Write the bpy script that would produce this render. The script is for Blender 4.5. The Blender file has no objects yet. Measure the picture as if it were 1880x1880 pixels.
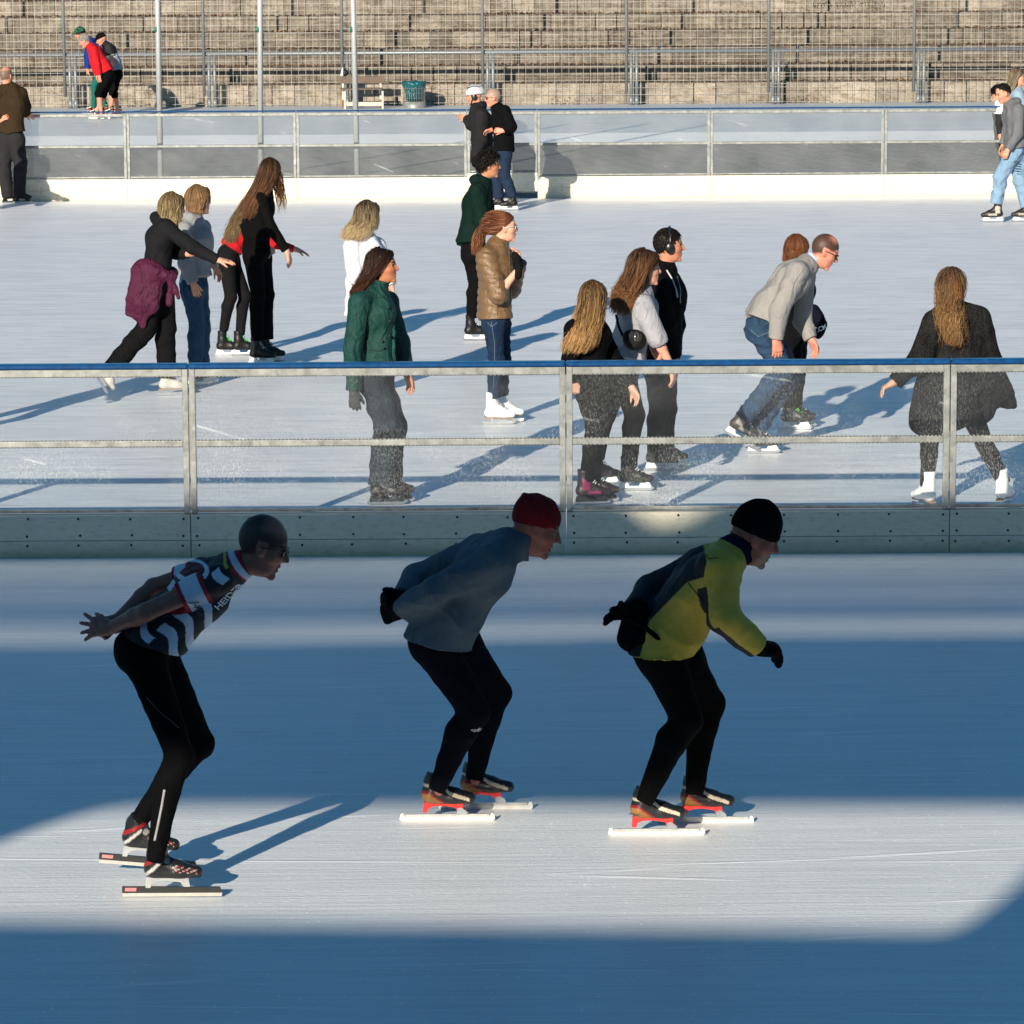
import bpy, math, random
import numpy as np
from mathutils import Vector
from mathutils.bvhtree import BVHTree

random.seed(5)
rng = np.random.default_rng(11)
R = math.radians
scene = bpy.context.scene

# ------------------------------------------------------------------ camera
FPX, TH, RHO = 7000.0, R(9.0), R(0.35)
CAMH = math.cos(TH) / 0.244
F0 = np.array([0, math.cos(TH), -math.sin(TH)])
U0 = np.array([0, math.sin(TH), math.cos(TH)])
R0 = np.array([1.0, 0, 0])
CU = math.cos(RHO) * U0 + math.sin(RHO) * R0
CR = math.cos(RHO) * R0 - math.sin(RHO) * U0
CC = np.array([0, 0, CAMH])

def ray(px, py):
    return F0 + (px - 940) / FPX * CR - (py - 940) / FPX * CU
def ground(px, py, z=0.0):
    d = ray(px, py)
    return CC + d * ((z - CAMH) / d[2])
def onplane(px, py, Y):
    d = ray(px, py)
    return CC + d * (Y / d[1])
def topx(V):
    d = np.asarray(V) - CC
    z = d @ F0
    return 940 + FPX * (d @ CR) / z, 940 - FPX * (d @ CU) / z

cam = bpy.data.cameras.new('camera')
cam.sensor_width = 36
cam.lens = 36 * FPX / 1880
cam.clip_start = 0.5
cam.clip_end = 3000
camo = bpy.data.objects.new('camera', cam)
from mathutils import Matrix
camo.matrix_world = Matrix(((CR[0], CU[0], -F0[0], 0), (CR[1], CU[1], -F0[1], 0), (CR[2], CU[2], -F0[2], CAMH), (0, 0, 0, 1)))
scene.collection.objects.link(camo)
scene.camera = camo

# ------------------------------------------------------------------ light
AZ, EL = R(20), R(19)           # light travels towards +Y, leaning to +X
SUN = np.array([math.sin(AZ) * math.cos(EL), math.cos(AZ) * math.cos(EL), -math.sin(EL)])
sun = bpy.data.lights.new('sun', 'SUN')
sun.energy = 5.0
sun.angle = R(0.5)
sun.color = (1.0, 0.89, 0.72)
suno = bpy.data.objects.new('sun', sun)
suno.rotation_euler = Vector(SUN).to_track_quat('-Z', 'Y').to_euler()
suno.location = (-20, -40, 30)
scene.collection.objects.link(suno)
world = bpy.data.worlds.new('World')
scene.world = world
world.use_nodes = True
wn = world.node_tree
wn.nodes.clear()
sky = wn.nodes.new('ShaderNodeTexSky')
sky.sky_type = 'NISHITA'
sky.sun_disc = False
sky.sun_elevation = EL
sky.sun_rotation = math.pi + AZ
sky.air_density = 1.3
sky.dust_density = 0.2
sky.ozone_density = 3.0
bg = wn.nodes.new('ShaderNodeBackground')
bg.inputs[1].default_value = 0.051
wo = wn.nodes.new('ShaderNodeOutputWorld')
tint = wn.nodes.new('ShaderNodeMix'); tint.data_type = 'RGBA'; tint.blend_type = 'MULTIPLY'
tint.inputs[0].default_value = 1; tint.inputs[7].default_value = (.51, 1.0, 1.24, 1)
wn.links.new(sky.outputs[0], tint.inputs[6])
wn.links.new(tint.outputs[2], bg.inputs[0])
wn.links.new(bg.outputs[0], wo.inputs[0])
scene.view_settings.view_transform = 'Standard'
scene.view_settings.look = 'None'
scene.view_settings.exposure = 0.55
scene.view_settings.gamma = 1
scene.cycles.use_denoising = True
scene.cycles.max_bounces = 5
scene.cycles.adaptive_threshold = .02
scene.cycles.transparent_max_bounces = 24
scene.cycles.sample_clamp_indirect = 6

# ------------------------------------------------------------------ materials
_m = {}
def srgb(c):
    if isinstance(c, str):
        c = [int(c[i:i + 2], 16) / 255 for i in (0, 2, 4)]
        return tuple(x / 12.92 if x <= .04045 else ((x + .055) / 1.055) ** 2.4 for x in c)
    return tuple(c)
class NT:
    def __init__(s, name):
        s.m = bpy.data.materials.new(name)
        s.m.use_nodes = True
        s.t = s.m.node_tree
        s.t.nodes.clear()
        s.out = s.n('OutputMaterial')
    def n(s, typ, **kw):
        o = s.t.nodes.new('ShaderNode' + typ)
        for k, v in kw.items():
            if k.startswith('i_'):
                key = k[2:]
                o.inputs[int(key) if key.isdigit() else key].default_value = v
            else:
                setattr(o, k, v)
        return o
    def l(s, a, b, ao=0):
        s.t.links.new(a.outputs[ao] if not isinstance(a, bpy.types.NodeSocket) else a, b)
    def coords(s, scale=(1, 1, 1), rot=(0, 0, 0)):
        c = s.n('TexCoord'); mp = s.n('Mapping')
        mp.inputs['Scale'].default_value = scale
        mp.inputs['Rotation'].default_value = rot
        s.l(c.outputs['Object'], mp.inputs[0])
        return mp
    def noise(s, scale, detail=3, rough=.55, src=None):
        o = s.n('TexNoise')
        o.inputs['Scale'].default_value = scale
        o.inputs['Detail'].default_value = detail
        o.inputs['Roughness'].default_value = rough
        if src: s.l(src, o.inputs['Vector'])
        return o
    def ramp(s, src, stops):
        r = s.n('ValToRGB')
        e = r.color_ramp.elements
        e[0].position, e[0].color = stops[0][0], (*stops[0][1], 1)
        e[1].position, e[1].color = stops[1][0], (*stops[1][1], 1)
        for p, c in stops[2:]:
            x = e.new(p); x.color = (*c, 1)
        s.l(src, r.inputs[0])
        return r
    def mix(s, fac, a, b, typ='MIX'):
        o = s.n('Mix'); o.data_type = 'RGBA'; o.blend_type = typ
        for i, v in ((0, fac), (6, a), (7, b)):
            if isinstance(v, (int, float)): o.inputs[i].default_value = v
            elif isinstance(v, tuple): o.inputs[i].default_value = (*v, 1)
            else: s.t.links.new(v, o.inputs[i])
        return o.outputs[2]
    def bump(s, h, dist, strength=1, nrm=None):
        b = s.n('Bump')
        b.inputs['Strength'].default_value = strength
        b.inputs['Distance'].default_value = dist
        s.l(h, b.inputs['Height'])
        if nrm: s.l(nrm, b.inputs['Normal'])
        return b
    def bsdf(s, col=None, rough=.6, metal=0, spec=.5, bump=None, sheen=0, **kw):
        b = s.n('BsdfPrincipled')
        if isinstance(col, tuple): b.inputs['Base Color'].default_value = (*col, 1)
        elif col is not None: s.t.links.new(col, b.inputs['Base Color'])
        b.inputs['Roughness'].default_value = rough
        b.inputs['Metallic'].default_value = metal
        b.inputs['Specular IOR Level'].default_value = spec
        b.inputs['Sheen Weight'].default_value = sheen
        if bump: s.l(bump, b.inputs['Normal'])
        s.l(b, s.out.inputs[0])
        return b

def cloth(col, bump=1.0, rough=.85, weave=260, heather=.12, sheen=.0, spec=.25):
    if rough > .8 and sum(srgb(col)) < .12: spec = .05
    key = ('cloth', col, bump, rough, weave, heather)
    if key in _m: return _m[key]
    t = NT('cloth')
    c = srgb(col)
    mp = t.coords()
    n1 = t.noise(weave, 2, .7, mp); n2 = t.noise(9, 4, .6, mp)
    lo = tuple(x * (1 - heather * 2) for x in c); hi = tuple(min(1, x * (1 + heather * 2) + .002) for x in c)
    ca = t.ramp(n1.outputs[0], [(.3, lo), (.7, hi)])
    ca2 = t.mix(.35, ca.outputs[0], t.ramp(n2.outputs[0], [(.3, lo), (.7, hi)]).outputs[0])
    mp2 = t.coords((1, 1, .55))
    w = t.noise(13, 3, .5, mp2)
    w.inputs['Distortion'].default_value = .8
    rg = t.n('TexNoise'); rg.noise_type = 'RIDGED_MULTIFRACTAL'; rg.inputs['Scale'].default_value = 6.5; rg.inputs['Detail'].default_value = 2.5; rg.inputs['Distortion'].default_value = .6
    rm = t.coords((1.0, 1.0, .8), (R(25), 0, R(35))); t.l(rm, rg.inputs['Vector'])
    b0 = t.bump(rg.outputs[0], .007 * bump)
    b1 = t.bump(w.outputs[0], .022 * bump, nrm=b0)
    b2 = t.bump(n1.outputs[0], .0015 * bump, nrm=b1.outputs[0])
    t.bsdf(ca2, rough, bump=b2, spec=spec, sheen=sheen)
    _m[key] = t.m
    return t.m
def attr_mat(key='skin', rough=.5, bump=.002, scale=120, sss=.0, spec=.35):
    k = ('attr', key)
    if k in _m: return _m[k]
    t = NT(key)
    a = t.n('Attribute'); a.attribute_name = 'col'
    mp = t.coords()
    n1 = t.noise(scale, 3, .6, mp)
    c = t.mix(1.0, a.outputs[0], t.ramp(n1.outputs[0], [(.3, (.86, .86, .86)), (.7, (1.1, 1.1, 1.1))]).outputs[0], 'MULTIPLY')
    b1 = t.bump(n1.outputs[0], bump)
    if key == 'printed_cloth':
        w = t.noise(12, 3, .5, t.coords((1, 1, .6)))
        rg = t.n('TexNoise'); rg.noise_type = 'RIDGED_MULTIFRACTAL'; rg.inputs['Scale'].default_value = 7; rg.inputs['Detail'].default_value = 2.5
        t.l(t.coords((1, 1, .7), (0, R(40), 0)), rg.inputs['Vector'])
        b1 = t.bump(rg.outputs[0], .008, nrm=t.bump(w.outputs[0], .02, nrm=b1.outputs[0]))
    b = t.bsdf(c, rough, bump=b1, spec=spec)
    if sss:
        b.inputs['Subsurface Weight'].default_value = sss
        b.inputs['Subsurface Radius'].default_value = (.6, .25, .15)
        b.inputs['Subsurface Scale'].default_value = .012
    _m[k] = t.m
    return t.m
def plain(name, col, rough=.5, metal=0, bump=0, scale=30, var=.15, spec=.5):
    key = ('plain', name, col, rough)
    if key in _m: return _m[key]
    t = NT(name)
    c = srgb(col)
    n1 = t.noise(scale, 4, .6, t.coords())
    cc = t.ramp(n1.outputs[0], [(.3, tuple(x * (1 - var) for x in c)), (.7, tuple(min(1, x * (1 + var)) for x in c))])
    t.bsdf(cc.outputs[0], rough, metal, spec, t.bump(n1.outputs[0], bump) if bump else None)
    _m[key] = t.m
    return t.m

# ------------------------------------------------------------------ objects
BASE = np.zeros(3)
def tag(o, label=None, cat=None, group=None, kind=None):
    if label: o['label'] = label
    if cat: o['category'] = cat
    if group: o['group'] = group
    if kind: o['kind'] = kind
    return o
def thing(name, label, cat, loc, group=None):
    global BASE
    o = bpy.data.objects.new(name, None)
    o.empty_display_size = .2
    scene.collection.objects.link(o)
    o.location = loc
    BASE = np.array(loc, float)
    return tag(o, label, cat, group)
def mk(name, V, Fs, mat, parent=None, col=None, smooth=True, label=None):
    V = np.asarray(V, float)
    if parent is not None: V = V - BASE
    me = bpy.data.meshes.new(name)
    if isinstance(Fs, np.ndarray):
        k = Fs.shape[1]
        me.vertices.add(len(V)); me.vertices.foreach_set('co', V.astype(np.float32).ravel())
        me.loops.add(Fs.size); me.loops.foreach_set('vertex_index', Fs.astype(np.int32).ravel())
        me.polygons.add(len(Fs)); me.polygons.foreach_set('loop_start', np.arange(0, Fs.size, k, dtype=np.int32))
        me.update(calc_edges=True); me.validate()
    else:
        me.from_pydata([tuple(v) for v in V], [], Fs)
    if smooth and len(me.polygons): me.polygons.foreach_set('use_smooth', [True] * len(me.polygons))
    if col is not None and len(me.vertices) == len(col):
        a = me.color_attributes.new('col', 'FLOAT_COLOR', 'POINT')
        c4 = np.ones((len(col), 4), np.float32); c4[:, :3] = col
        a.data.foreach_set('color', c4.ravel())
    o = bpy.data.objects.new(name, me)
    scene.collection.objects.link(o)
    if parent is not None: o.parent = parent
    if mat: me.materials.append(mat)
    if label: o['label'] = label
    return o

class MB:
    """collects boxes, bars, plates and tubes into one mesh"""
    def __init__(s): s.V = []; s.F = []
    def add(s, V, Fs):
        b = len(s.V); s.V += [tuple(v) for v in V]; s.F += [tuple(i + b for i in f) for f in Fs]; return s
    def box(s, x0, x1, y0, y1, z0, z1, bev=0):
        V = [(x, y, z) for x in (x0, x1) for y in (y0, y1) for z in (z0, z1)]
        return s.add(V, [(0, 1, 3, 2), (4, 6, 7, 5), (0, 4, 5, 1), (2, 3, 7, 6), (0, 2, 6, 4), (1, 5, 7, 3)])
    def tube(s, pts, r, n=8, cap=True):
        pts = [np.array(p, float) for p in pts]
        rs = r if hasattr(r, '__len__') else [r] * len(pts)
        V = []; Fs = []
        ref = np.array([0.13, .31, .94])
        for i, p in enumerate(pts):
            d = pts[min(i + 1, len(pts) - 1)] - pts[max(i - 1, 0)]
            d = d / (np.linalg.norm(d) + 1e-9)
            if abs(d @ ref) > .95: ref = np.array([.9, .3, .1])
            a = np.cross(d, ref); a /= np.linalg.norm(a); b = np.cross(d, a)
            for k in range(n):
                t = 2 * math.pi * k / n
                V.append(p + rs[i] * (math.cos(t) * a + math.sin(t) * b))
        for i in range(len(pts) - 1):
            for k in range(n):
                k2 = (k + 1) % n
                Fs.append((i * n + k, i * n + k2, (i + 1) * n + k2, (i + 1) * n + k))
        if cap:
            Fs.append(tuple(range(n))[::-1]); Fs.append(tuple((len(pts) - 1) * n + k for k in range(n)))
        return s.add(V, Fs)
    def plate(s, outline, w, o, f, l, u):
        """polygon in the (f,u) plane extruded sideways by +-w"""
        n = len(outline)
        V = [o + a * f + b * u - w * l for a, b in outline] + [o + a * f + b * u + w * l for a, b in outline]
        Fs = [tuple(range(n)), tuple(range(2 * n - 1, n - 1, -1))] + [(i, i + n, (i + 1) % n + n, (i + 1) % n) for i in range(n)]
        return s.add(V, Fs)
    def build(s, name, mat, parent=None, smooth=False, label=None):
        return mk(name, s.V, s.F, mat, parent, smooth=smooth, label=label)

# ------------------------------------------------------------------ implicit surfaces
def nrm(v):
    v = np.asarray(v, float); return v / (np.linalg.norm(v) + 1e-12)
class Field:
    def __init__(s, vox=.008): s.vox = vox; s.p = []
    def cone(s, a, b, ra, rb, k=.02, fa=False, fb=False, sq=None):
        s.p.append(('c', np.array(a, float), np.array(b, float), ra, rb, k, fa, fb, sq)); return s
    def chain(s, pts, rs, k=.02, fb=False, sq=None):
        for i in range(len(pts) - 1):
            s.cone(pts[i], pts[i + 1], rs[i], rs[i + 1], k, fb=fb and i == len(pts) - 2, sq=sq)
        return s
    def ell(s, c, rad, fr=None, k=.02, sub=False):
        s.p.append(('e', np.array(c, float), np.array(rad, float), np.eye(3) if fr is None else np.array(fr, float), k, sub)); return s
    def plane(s, p, n):
        s.p.append(('p', np.array(p, float), nrm(n))); return s
    def solve(s):
        vx = s.vox
        lo = np.full(3, 1e9); hi = -lo
        for q in s.p:
            if q[0] == 'c':
                r = max(q[3], q[4]) * (1.0)
                lo = np.minimum(lo, np.minimum(q[1], q[2]) - r); hi = np.maximum(hi, np.maximum(q[1], q[2]) + r)
            elif q[0] == 'e' and not q[5]:
                r = q[2].max(); lo = np.minimum(lo, q[1] - r); hi = np.maximum(hi, q[1] + r)
        lo = lo - 4 * vx; hi = hi + 4 * vx
        n = np.ceil((hi - lo) / vx).astype(int) + 1
        D = np.full(n, .25, np.float32)
        ax = [(lo[i] + vx * np.arange(n[i])).astype(np.float32) for i in range(3)]
        for q in s.p:
            if q[0] == 'p':
                d = (ax[0][:, None, None] - q[1][0]) * q[2][0] + (ax[1][None, :, None] - q[1][1]) * q[2][1] + (ax[2][None, None, :] - q[1][2]) * q[2][2]
                np.maximum(D, d.astype(np.float32), out=D); continue
            k = q[5] if q[0] == 'c' else q[4]
            if q[0] == 'c': a0 = np.minimum(q[1], q[2]) - max(q[3], q[4]); a1 = np.maximum(q[1], q[2]) + max(q[3], q[4])
            else: a0 = q[1] - q[2].max(); a1 = q[1] + q[2].max()
            m = k + 3 * vx
            i0 = np.clip(np.floor((a0 - m - lo) / vx).astype(int), 0, n); i1 = np.clip(np.ceil((a1 + m - lo) / vx).astype(int) + 1, 0, n)
            if (i1 <= i0).any(): continue
            sl = tuple(slice(i0[i], i1[i]) for i in range(3))
            X = ax[0][sl[0]][:, None, None]; Y = ax[1][sl[1]][None, :, None]; Z = ax[2][sl[2]][None, None, :]
            if q[0] == 'c':
                a, b, ra, rb = q[1], q[2], q[3], q[4]
                ab = b - a; L2 = float(ab @ ab) + 1e-12
                px, py, pz = X - a[0], Y - a[1], Z - a[2]
                h = (px * ab[0] + py * ab[1] + pz * ab[2]) / L2
                hc = np.clip(h, 0, 1)
                dx, dy, dz = px - hc * ab[0], py - hc * ab[1], pz - hc * ab[2]
                if q[8] is not None:
                    ns, f = q[8]
                    dn = dx * ns[0] + dy * ns[1] + dz * ns[2]
                    g = 1 / f - 1
                    dx = dx + g * dn * ns[0]; dy = dy + g * dn * ns[1]; dz = dz + g * dn * ns[2]
                    d = np.sqrt(dx * dx + dy * dy + dz * dz) - (ra + (rb - ra) * hc)
                    d = d * min(1, f + .25)
                else:
                    d = np.sqrt(dx * dx + dy * dy + dz * dz) - (ra + (rb - ra) * hc)
                L = math.sqrt(L2)
                if q[7]: d = np.maximum(d, (h - 1) * L)
                if q[6]: d = np.maximum(d, -h * L)
            else:
                c, r, fr = q[1], q[2], q[3]
                px, py, pz = X - c[0], Y - c[1], Z - c[2]
                e = [(px * fr[i][0] + py * fr[i][1] + pz * fr[i][2]) / r[i] for i in range(3)]
                k0 = np.sqrt(e[0] ** 2 + e[1] ** 2 + e[2] ** 2)
                e = [e[i] / r[i] for i in range(3)]
                k1 = np.sqrt(e[0] ** 2 + e[1] ** 2 + e[2] ** 2) + 1e-6
                d = k0 * (k0 - 1) / k1
            A = D[sl]
            if q[0] == 'e' and q[5]:
                nd = -d
                h = np.clip(.5 - .5 * (A - nd) / k, 0, 1)
                D[sl] = A * (1 - h) + nd * h + k * h * (1 - h)
            else:
                h = np.clip(.5 + .5 * (A - d) / k, 0, 1)
                D[sl] = A * (1 - h) + d * h - k * h * (1 - h)
        return D, lo
    def surf(s):
        D, lo = s.solve()
        S = D < 0
        c = [S[i:S.shape[0] - 1 + i, j:S.shape[1] - 1 + j, k:S.shape[2] - 1 + k] for i in (0, 1) for j in (0, 1) for k in (0, 1)]
        al = c[0].copy(); an = c[0].copy()
        for q in c[1:]: al &= q; an |= q
        act = an & ~al
        I = np.argwhere(act)
        vid = np.full(act.shape, -1, np.int32); vid[act] = np.arange(len(I))
        pos = np.zeros((len(I), 3)); cnt = np.zeros(len(I))
        cr = [(i, j, k) for i in (0, 1) for j in (0, 1) for k in (0, 1)]
        val = [D[I[:, 0] + a, I[:, 1] + b, I[:, 2] + g] for a, b, g in cr]
        for x in range(8):
            for y in range(x + 1, 8):
                if sum(abs(cr[x][i] - cr[y][i]) for i in range(3)) != 1: continue
                m = (val[x] < 0) != (val[y] < 0)
                t = np.where(m, val[x] / np.where(m, val[x] - val[y], 1), 0)
                pos += m[:, None] * (np.array(cr[x]) + t[:, None] * (np.array(cr[y]) - np.array(cr[x])))
                cnt += m
        V = lo + s.vox * (I + pos / np.maximum(cnt, 1)[:, None])
        Fs = []
        for a in range(3):
            b, g = (a + 1) % 3, (a + 2) % 3
            s0 = [slice(1, -1)] * 3; s0[a] = slice(0, -1); s1 = list(s0); s1[a] = slice(1, None)
            A = S[tuple(s0)]; B = S[tuple(s1)]
            E = np.argwhere(A != B)
            if not len(E): continue
            fl = A[tuple(E.T)]
            G = E.copy(); G[:, b] += 1; G[:, g] += 1
            def cell(db, dg):
                Q = G.copy(); Q[:, b] -= db; Q[:, g] -= dg
                return vid[Q[:, 0], Q[:, 1], Q[:, 2]]
            q = np.stack([cell(1, 1), cell(0, 1), cell(0, 0), cell(1, 0)], 1)
            q = np.where(fl[:, None], q, q[:, ::-1])
            Fs.append(q)
        Fs = np.concatenate(Fs)
        Fs = Fs[(Fs >= 0).all(1)]
        return V, Fs
    def build(s, name, mat, parent, col=None, fold=0, quilt=None, freq=22, label=None, seed=0):
        V, Fs = s.surf()
        if fold or quilt is not None:
            n = normals(V, Fs)
            if fold: V = V + n * (fold * folds(V, freq, seed))[:, None]
            if quilt is not None: V = V + n * quilt(V)[:, None]
        C = None
        if callable(col): C = col(V)
        elif col is not None: C = np.tile(np.array(srgb(col)), (len(V), 1))
        o = mk(name, V, Fs, mat, parent, C, label=label)
        return o
def normals(V, Fs):
    a = V[Fs[:, 2]] - V[Fs[:, 0]]; b = V[Fs[:, 3]] - V[Fs[:, 1]]
    n = np.cross(a, b)
    N = np.zeros_like(V)
    for i in range(4): np.add.at(N, Fs[:, i], n)
    return N / (np.linalg.norm(N, axis=1)[:, None] + 1e-12)
def folds(V, freq, seed):
    g = np.random.default_rng(abs(int(seed)))
    o = np.zeros(len(V))
    W = V + .03 * np.sin(V[:, [1, 2, 0]] * 17 + seed)
    for i in range(5):
        d = nrm(g.normal(size=3) * np.array([1, 1, 1.5]))
        f = freq * (1 + .5 * g.random())
        ph = W @ d * f + g.random() * 9
        o += (1 - 2 * np.abs(np.sin(ph / 1.0)) ** .8) * (.5 + .5 * np.sin(W @ nrm(g.normal(size=3)) * 9 + g.random() * 6))
    return o / 3
# ------------------------------------------------------------------ people
def frame(yaw, pitch=0, roll=0):
    """forward, left, up. yaw 0 faces right in the picture, 90 away from the camera; pitch positive looks down"""
    y, p = R(yaw), R(pitch)
    f = np.array([math.cos(y) * math.cos(p), math.sin(y) * math.cos(p), -math.sin(p)])
    l = np.array([-math.sin(y), math.cos(y), 0])
    u = np.cross(f, l)
    if roll:
        r = R(roll); l, u = math.cos(r) * l + math.sin(r) * u, math.cos(r) * u - math.sin(r) * l
    return f, l, u

def hand(fd, wr, tip, pn, side, sc=1, curl=20, add=0, spread=.0, thumb=40):
    """palm, four unequal bent fingers and a thumb on the side given by `side` (+1/-1)"""
    d = nrm(tip - wr); n = np.array(pn, float); n = nrm(n - d * (n @ d)); s = np.cross(d, n)
    if hasattr(side, '__len__'): s = s * (1 if s @ side >= 0 else -1)
    else: s = s * side
    k = .007
    a = add
    offs = [.030, .010, -.010, -.028]; L = [.068, .076, .070, .054]
    fd.cone(wr - d * .03 * sc, wr + d * .02 * sc, .024 * sc + a, .025 * sc + a, .015)
    for i in range(4):
        kn = wr + (d * (.088 - .004 * abs(i - 1)) + s * offs[i]) * sc
        fd.cone(wr + (d * .015 + s * offs[i] * .5) * sc, kn, .018 * sc + a, .0125 * sc + a, .014)
        dd = nrm(d + s * spread * (offs[i] / .03)); p = kn
        c = R(curl)
        for j, fr in enumerate((.45, .32, .25)):
            dd = nrm(dd * math.cos(c) + n * math.sin(c) * 1.0) if j or curl > 0 else dd
            q = p + dd * L[i] * fr * sc
            r = (.0092 - .0009 * j) * sc + a * .8
            fd.cone(p, q, r, r - .0008, k); p = q
    b = wr + (d * .025 + s * .020) * sc
    t = R(thumb)
    d1 = nrm(d * math.cos(t) + s * math.sin(t) + n * .35)
    q = b + d1 * .042 * sc; fd.cone(b, q, .015 * sc + a, .0115 * sc + a, .012)
    d2 = nrm(d1 * .7 + d * .5 + n * .3)
    fd.cone(q, q + d2 * .032 * sc, .0105 * sc + a, .0088 * sc + a, k)
    fd.cone(q + d2 * .032 * sc, q + d2 * .052 * sc, .0088 * sc + a, .0072 * sc + a, k)

def headshape(fd, c, fr, s=1, female=False, smile=False):
    f, l, u = fr
    P = lambda a, b, g: c + (a * f + b * l + g * u) * s
    FR = np.array([f, l, u])
    fd.ell(P(-.012, 0, .030), np.array([.096, .074, .094]) * s, FR, .02)
    fd.ell(P(.022, 0, -.030), np.array([.062, .056, .080]) * s, FR, .03)
    fd.ell(P(.038, 0, -.074), np.array([.038, .042, .034]) * s, FR, .025)
    fd.cone(P(.073, -.010, -.099), P(.073, .010, -.099), .0155 * s, .0155 * s, .015)
    fd.cone(P(.068, -.034, .030), P(.068, .034, .030), .013 * s, .013 * s, .02)
    fd.cone(P(.062, .030, -.020), P(.050, .044, -.020), .018 * s, .016 * s, .03)
    fd.cone(P(.062, -.030, -.020), P(.050, -.044, -.020), .018 * s, .016 * s, .03)
    n = .9 if female else 1.0
    fd.ell(P(.093, .031, .010), np.array([.016, .017, .011]) * s, FR, .012, sub=True)
    fd.ell(P(.093, -.031, .010), np.array([.016, .017, .011]) * s, FR, .012, sub=True)
    fd.cone(P(.080, 0, .024), P(.080 + .026 * n, 0, -.019), .008 * s, .0112 * s, .011)
    fd.cone(P(.089, .011, -.024), P(.089, -.011, -.024), .009 * s, .009 * s, .010)
    fd.cone(P(.083, .015, -.051), P(.083, -.015, -.051), .0095 * s, .0095 * s, .006)
    fd.cone(P(.081, .014, -.069), P(.081, -.014, -.069), .0090 * s, .0090 * s, .006)
    if smile: fd.ell(P(.098, 0, -.0605), np.array([.022, .022, .0055]) * s, FR, .003, sub=True)
    for q in (1, -1):
        fd.ell(P(-.004, q * .073, -.004), np.array([.019, .009, .031]) * s, np.array([nrm(f + .15 * u), nrm(l + q * .35 * f), u]), .007)
        fd.ell(P(.000, q * .082, -.000), np.array([.008, .006, .014]) * s, FR, .005, sub=True)

def skincol(c, fr, s, skin, brow, lip=None, beard=None, smile=False, crop=None):
    sk = np.array(srgb(skin)); br = np.array(srgb(brow)); lp = np.array(srgb(lip)) if lip else sk * np.array([.85, .5, .5])
    f, l, u = fr
    def fn(V):
        C = np.tile(sk, (len(V), 1))
        Q = (V - c) / s; a, b, g = Q @ f, np.abs(Q @ l), Q @ u
        inh = (a * a + b * b + g * g) < .17 ** 2
        red = np.exp(-((a - .075) ** 2 + (b - .04) ** 2 + (g + .025) ** 2) / .0011) * inh
        C = C * (1 - .10 * red[:, None] * np.array([0, 1.6, 1.6]))
        C = np.where((inh & (a > .05) & (b > .014) & (b < .052) & (g > .031 - .12 * (b - .03)) & (g < .0395 - .12 * (b - .03)))[:, None], br, C)
        ey = inh & (a > .055) & (b > .018) & (b < .044) & (g > .003) & (g < .017)
        C = np.where(ey[:, None], np.array([.26, .22, .20]), C)
        C = np.where((ey & (b > .024) & (b < .037))[:, None], np.array([.04, .03, .02]), C)
        C = np.where((inh & (a > .055) & (b > .017) & (b < .047) & (g >= .014) & (g < .0205))[:, None], br * .6, C)
        C = np.where((inh & (a > .07) & (b < .023) & (g > -.072) & (g < -.047))[:, None], lp, C)
        if smile: C = np.where((inh & (a > .074) & (b < .019) & (g > -.0635) & (g < -.0565))[:, None], np.array([.5, .45, .4]), C)
        else: C = np.where((inh & (a > .07) & (b < .021) & (g > -.0605) & (g < -.0580))[:, None], lp * .25, C)
        if crop:
            hcx = np.array(srgb(crop[0])); off, slope, bu, bf, op = crop[1:]
            nz = .005 * np.sin(V @ np.array([91, 37, 53.])) * np.sin(V @ np.array([-43, 77, 61.]))
            w = np.clip((g - slope * a - off + nz) / .022, 0, 1) * inh
            bald = np.clip((g - bu + nz) / .03, 0, 1) * np.clip((a - bf + nz) / .04, 0, 1)
            w = w * (1 - bald) * op
            w = w * (1 - ((b > .068) & (a > -.025) & (a < .02) & (g < .03)))
            C = C * (1 - w[:, None]) + hcx * w[:, None]
        if beard:
            bd = np.array(srgb(beard[0])); w = beard[1]
            m = inh & (a > .035) & (g < -.045) & (b < .05)
            m |= inh & (a > .075) & (b < .030) & (g > -.050) & (g < -.036)
            C = np.where(m[:, None], C * (1 - w) + bd * w, C)
        return C
    return fn

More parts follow.
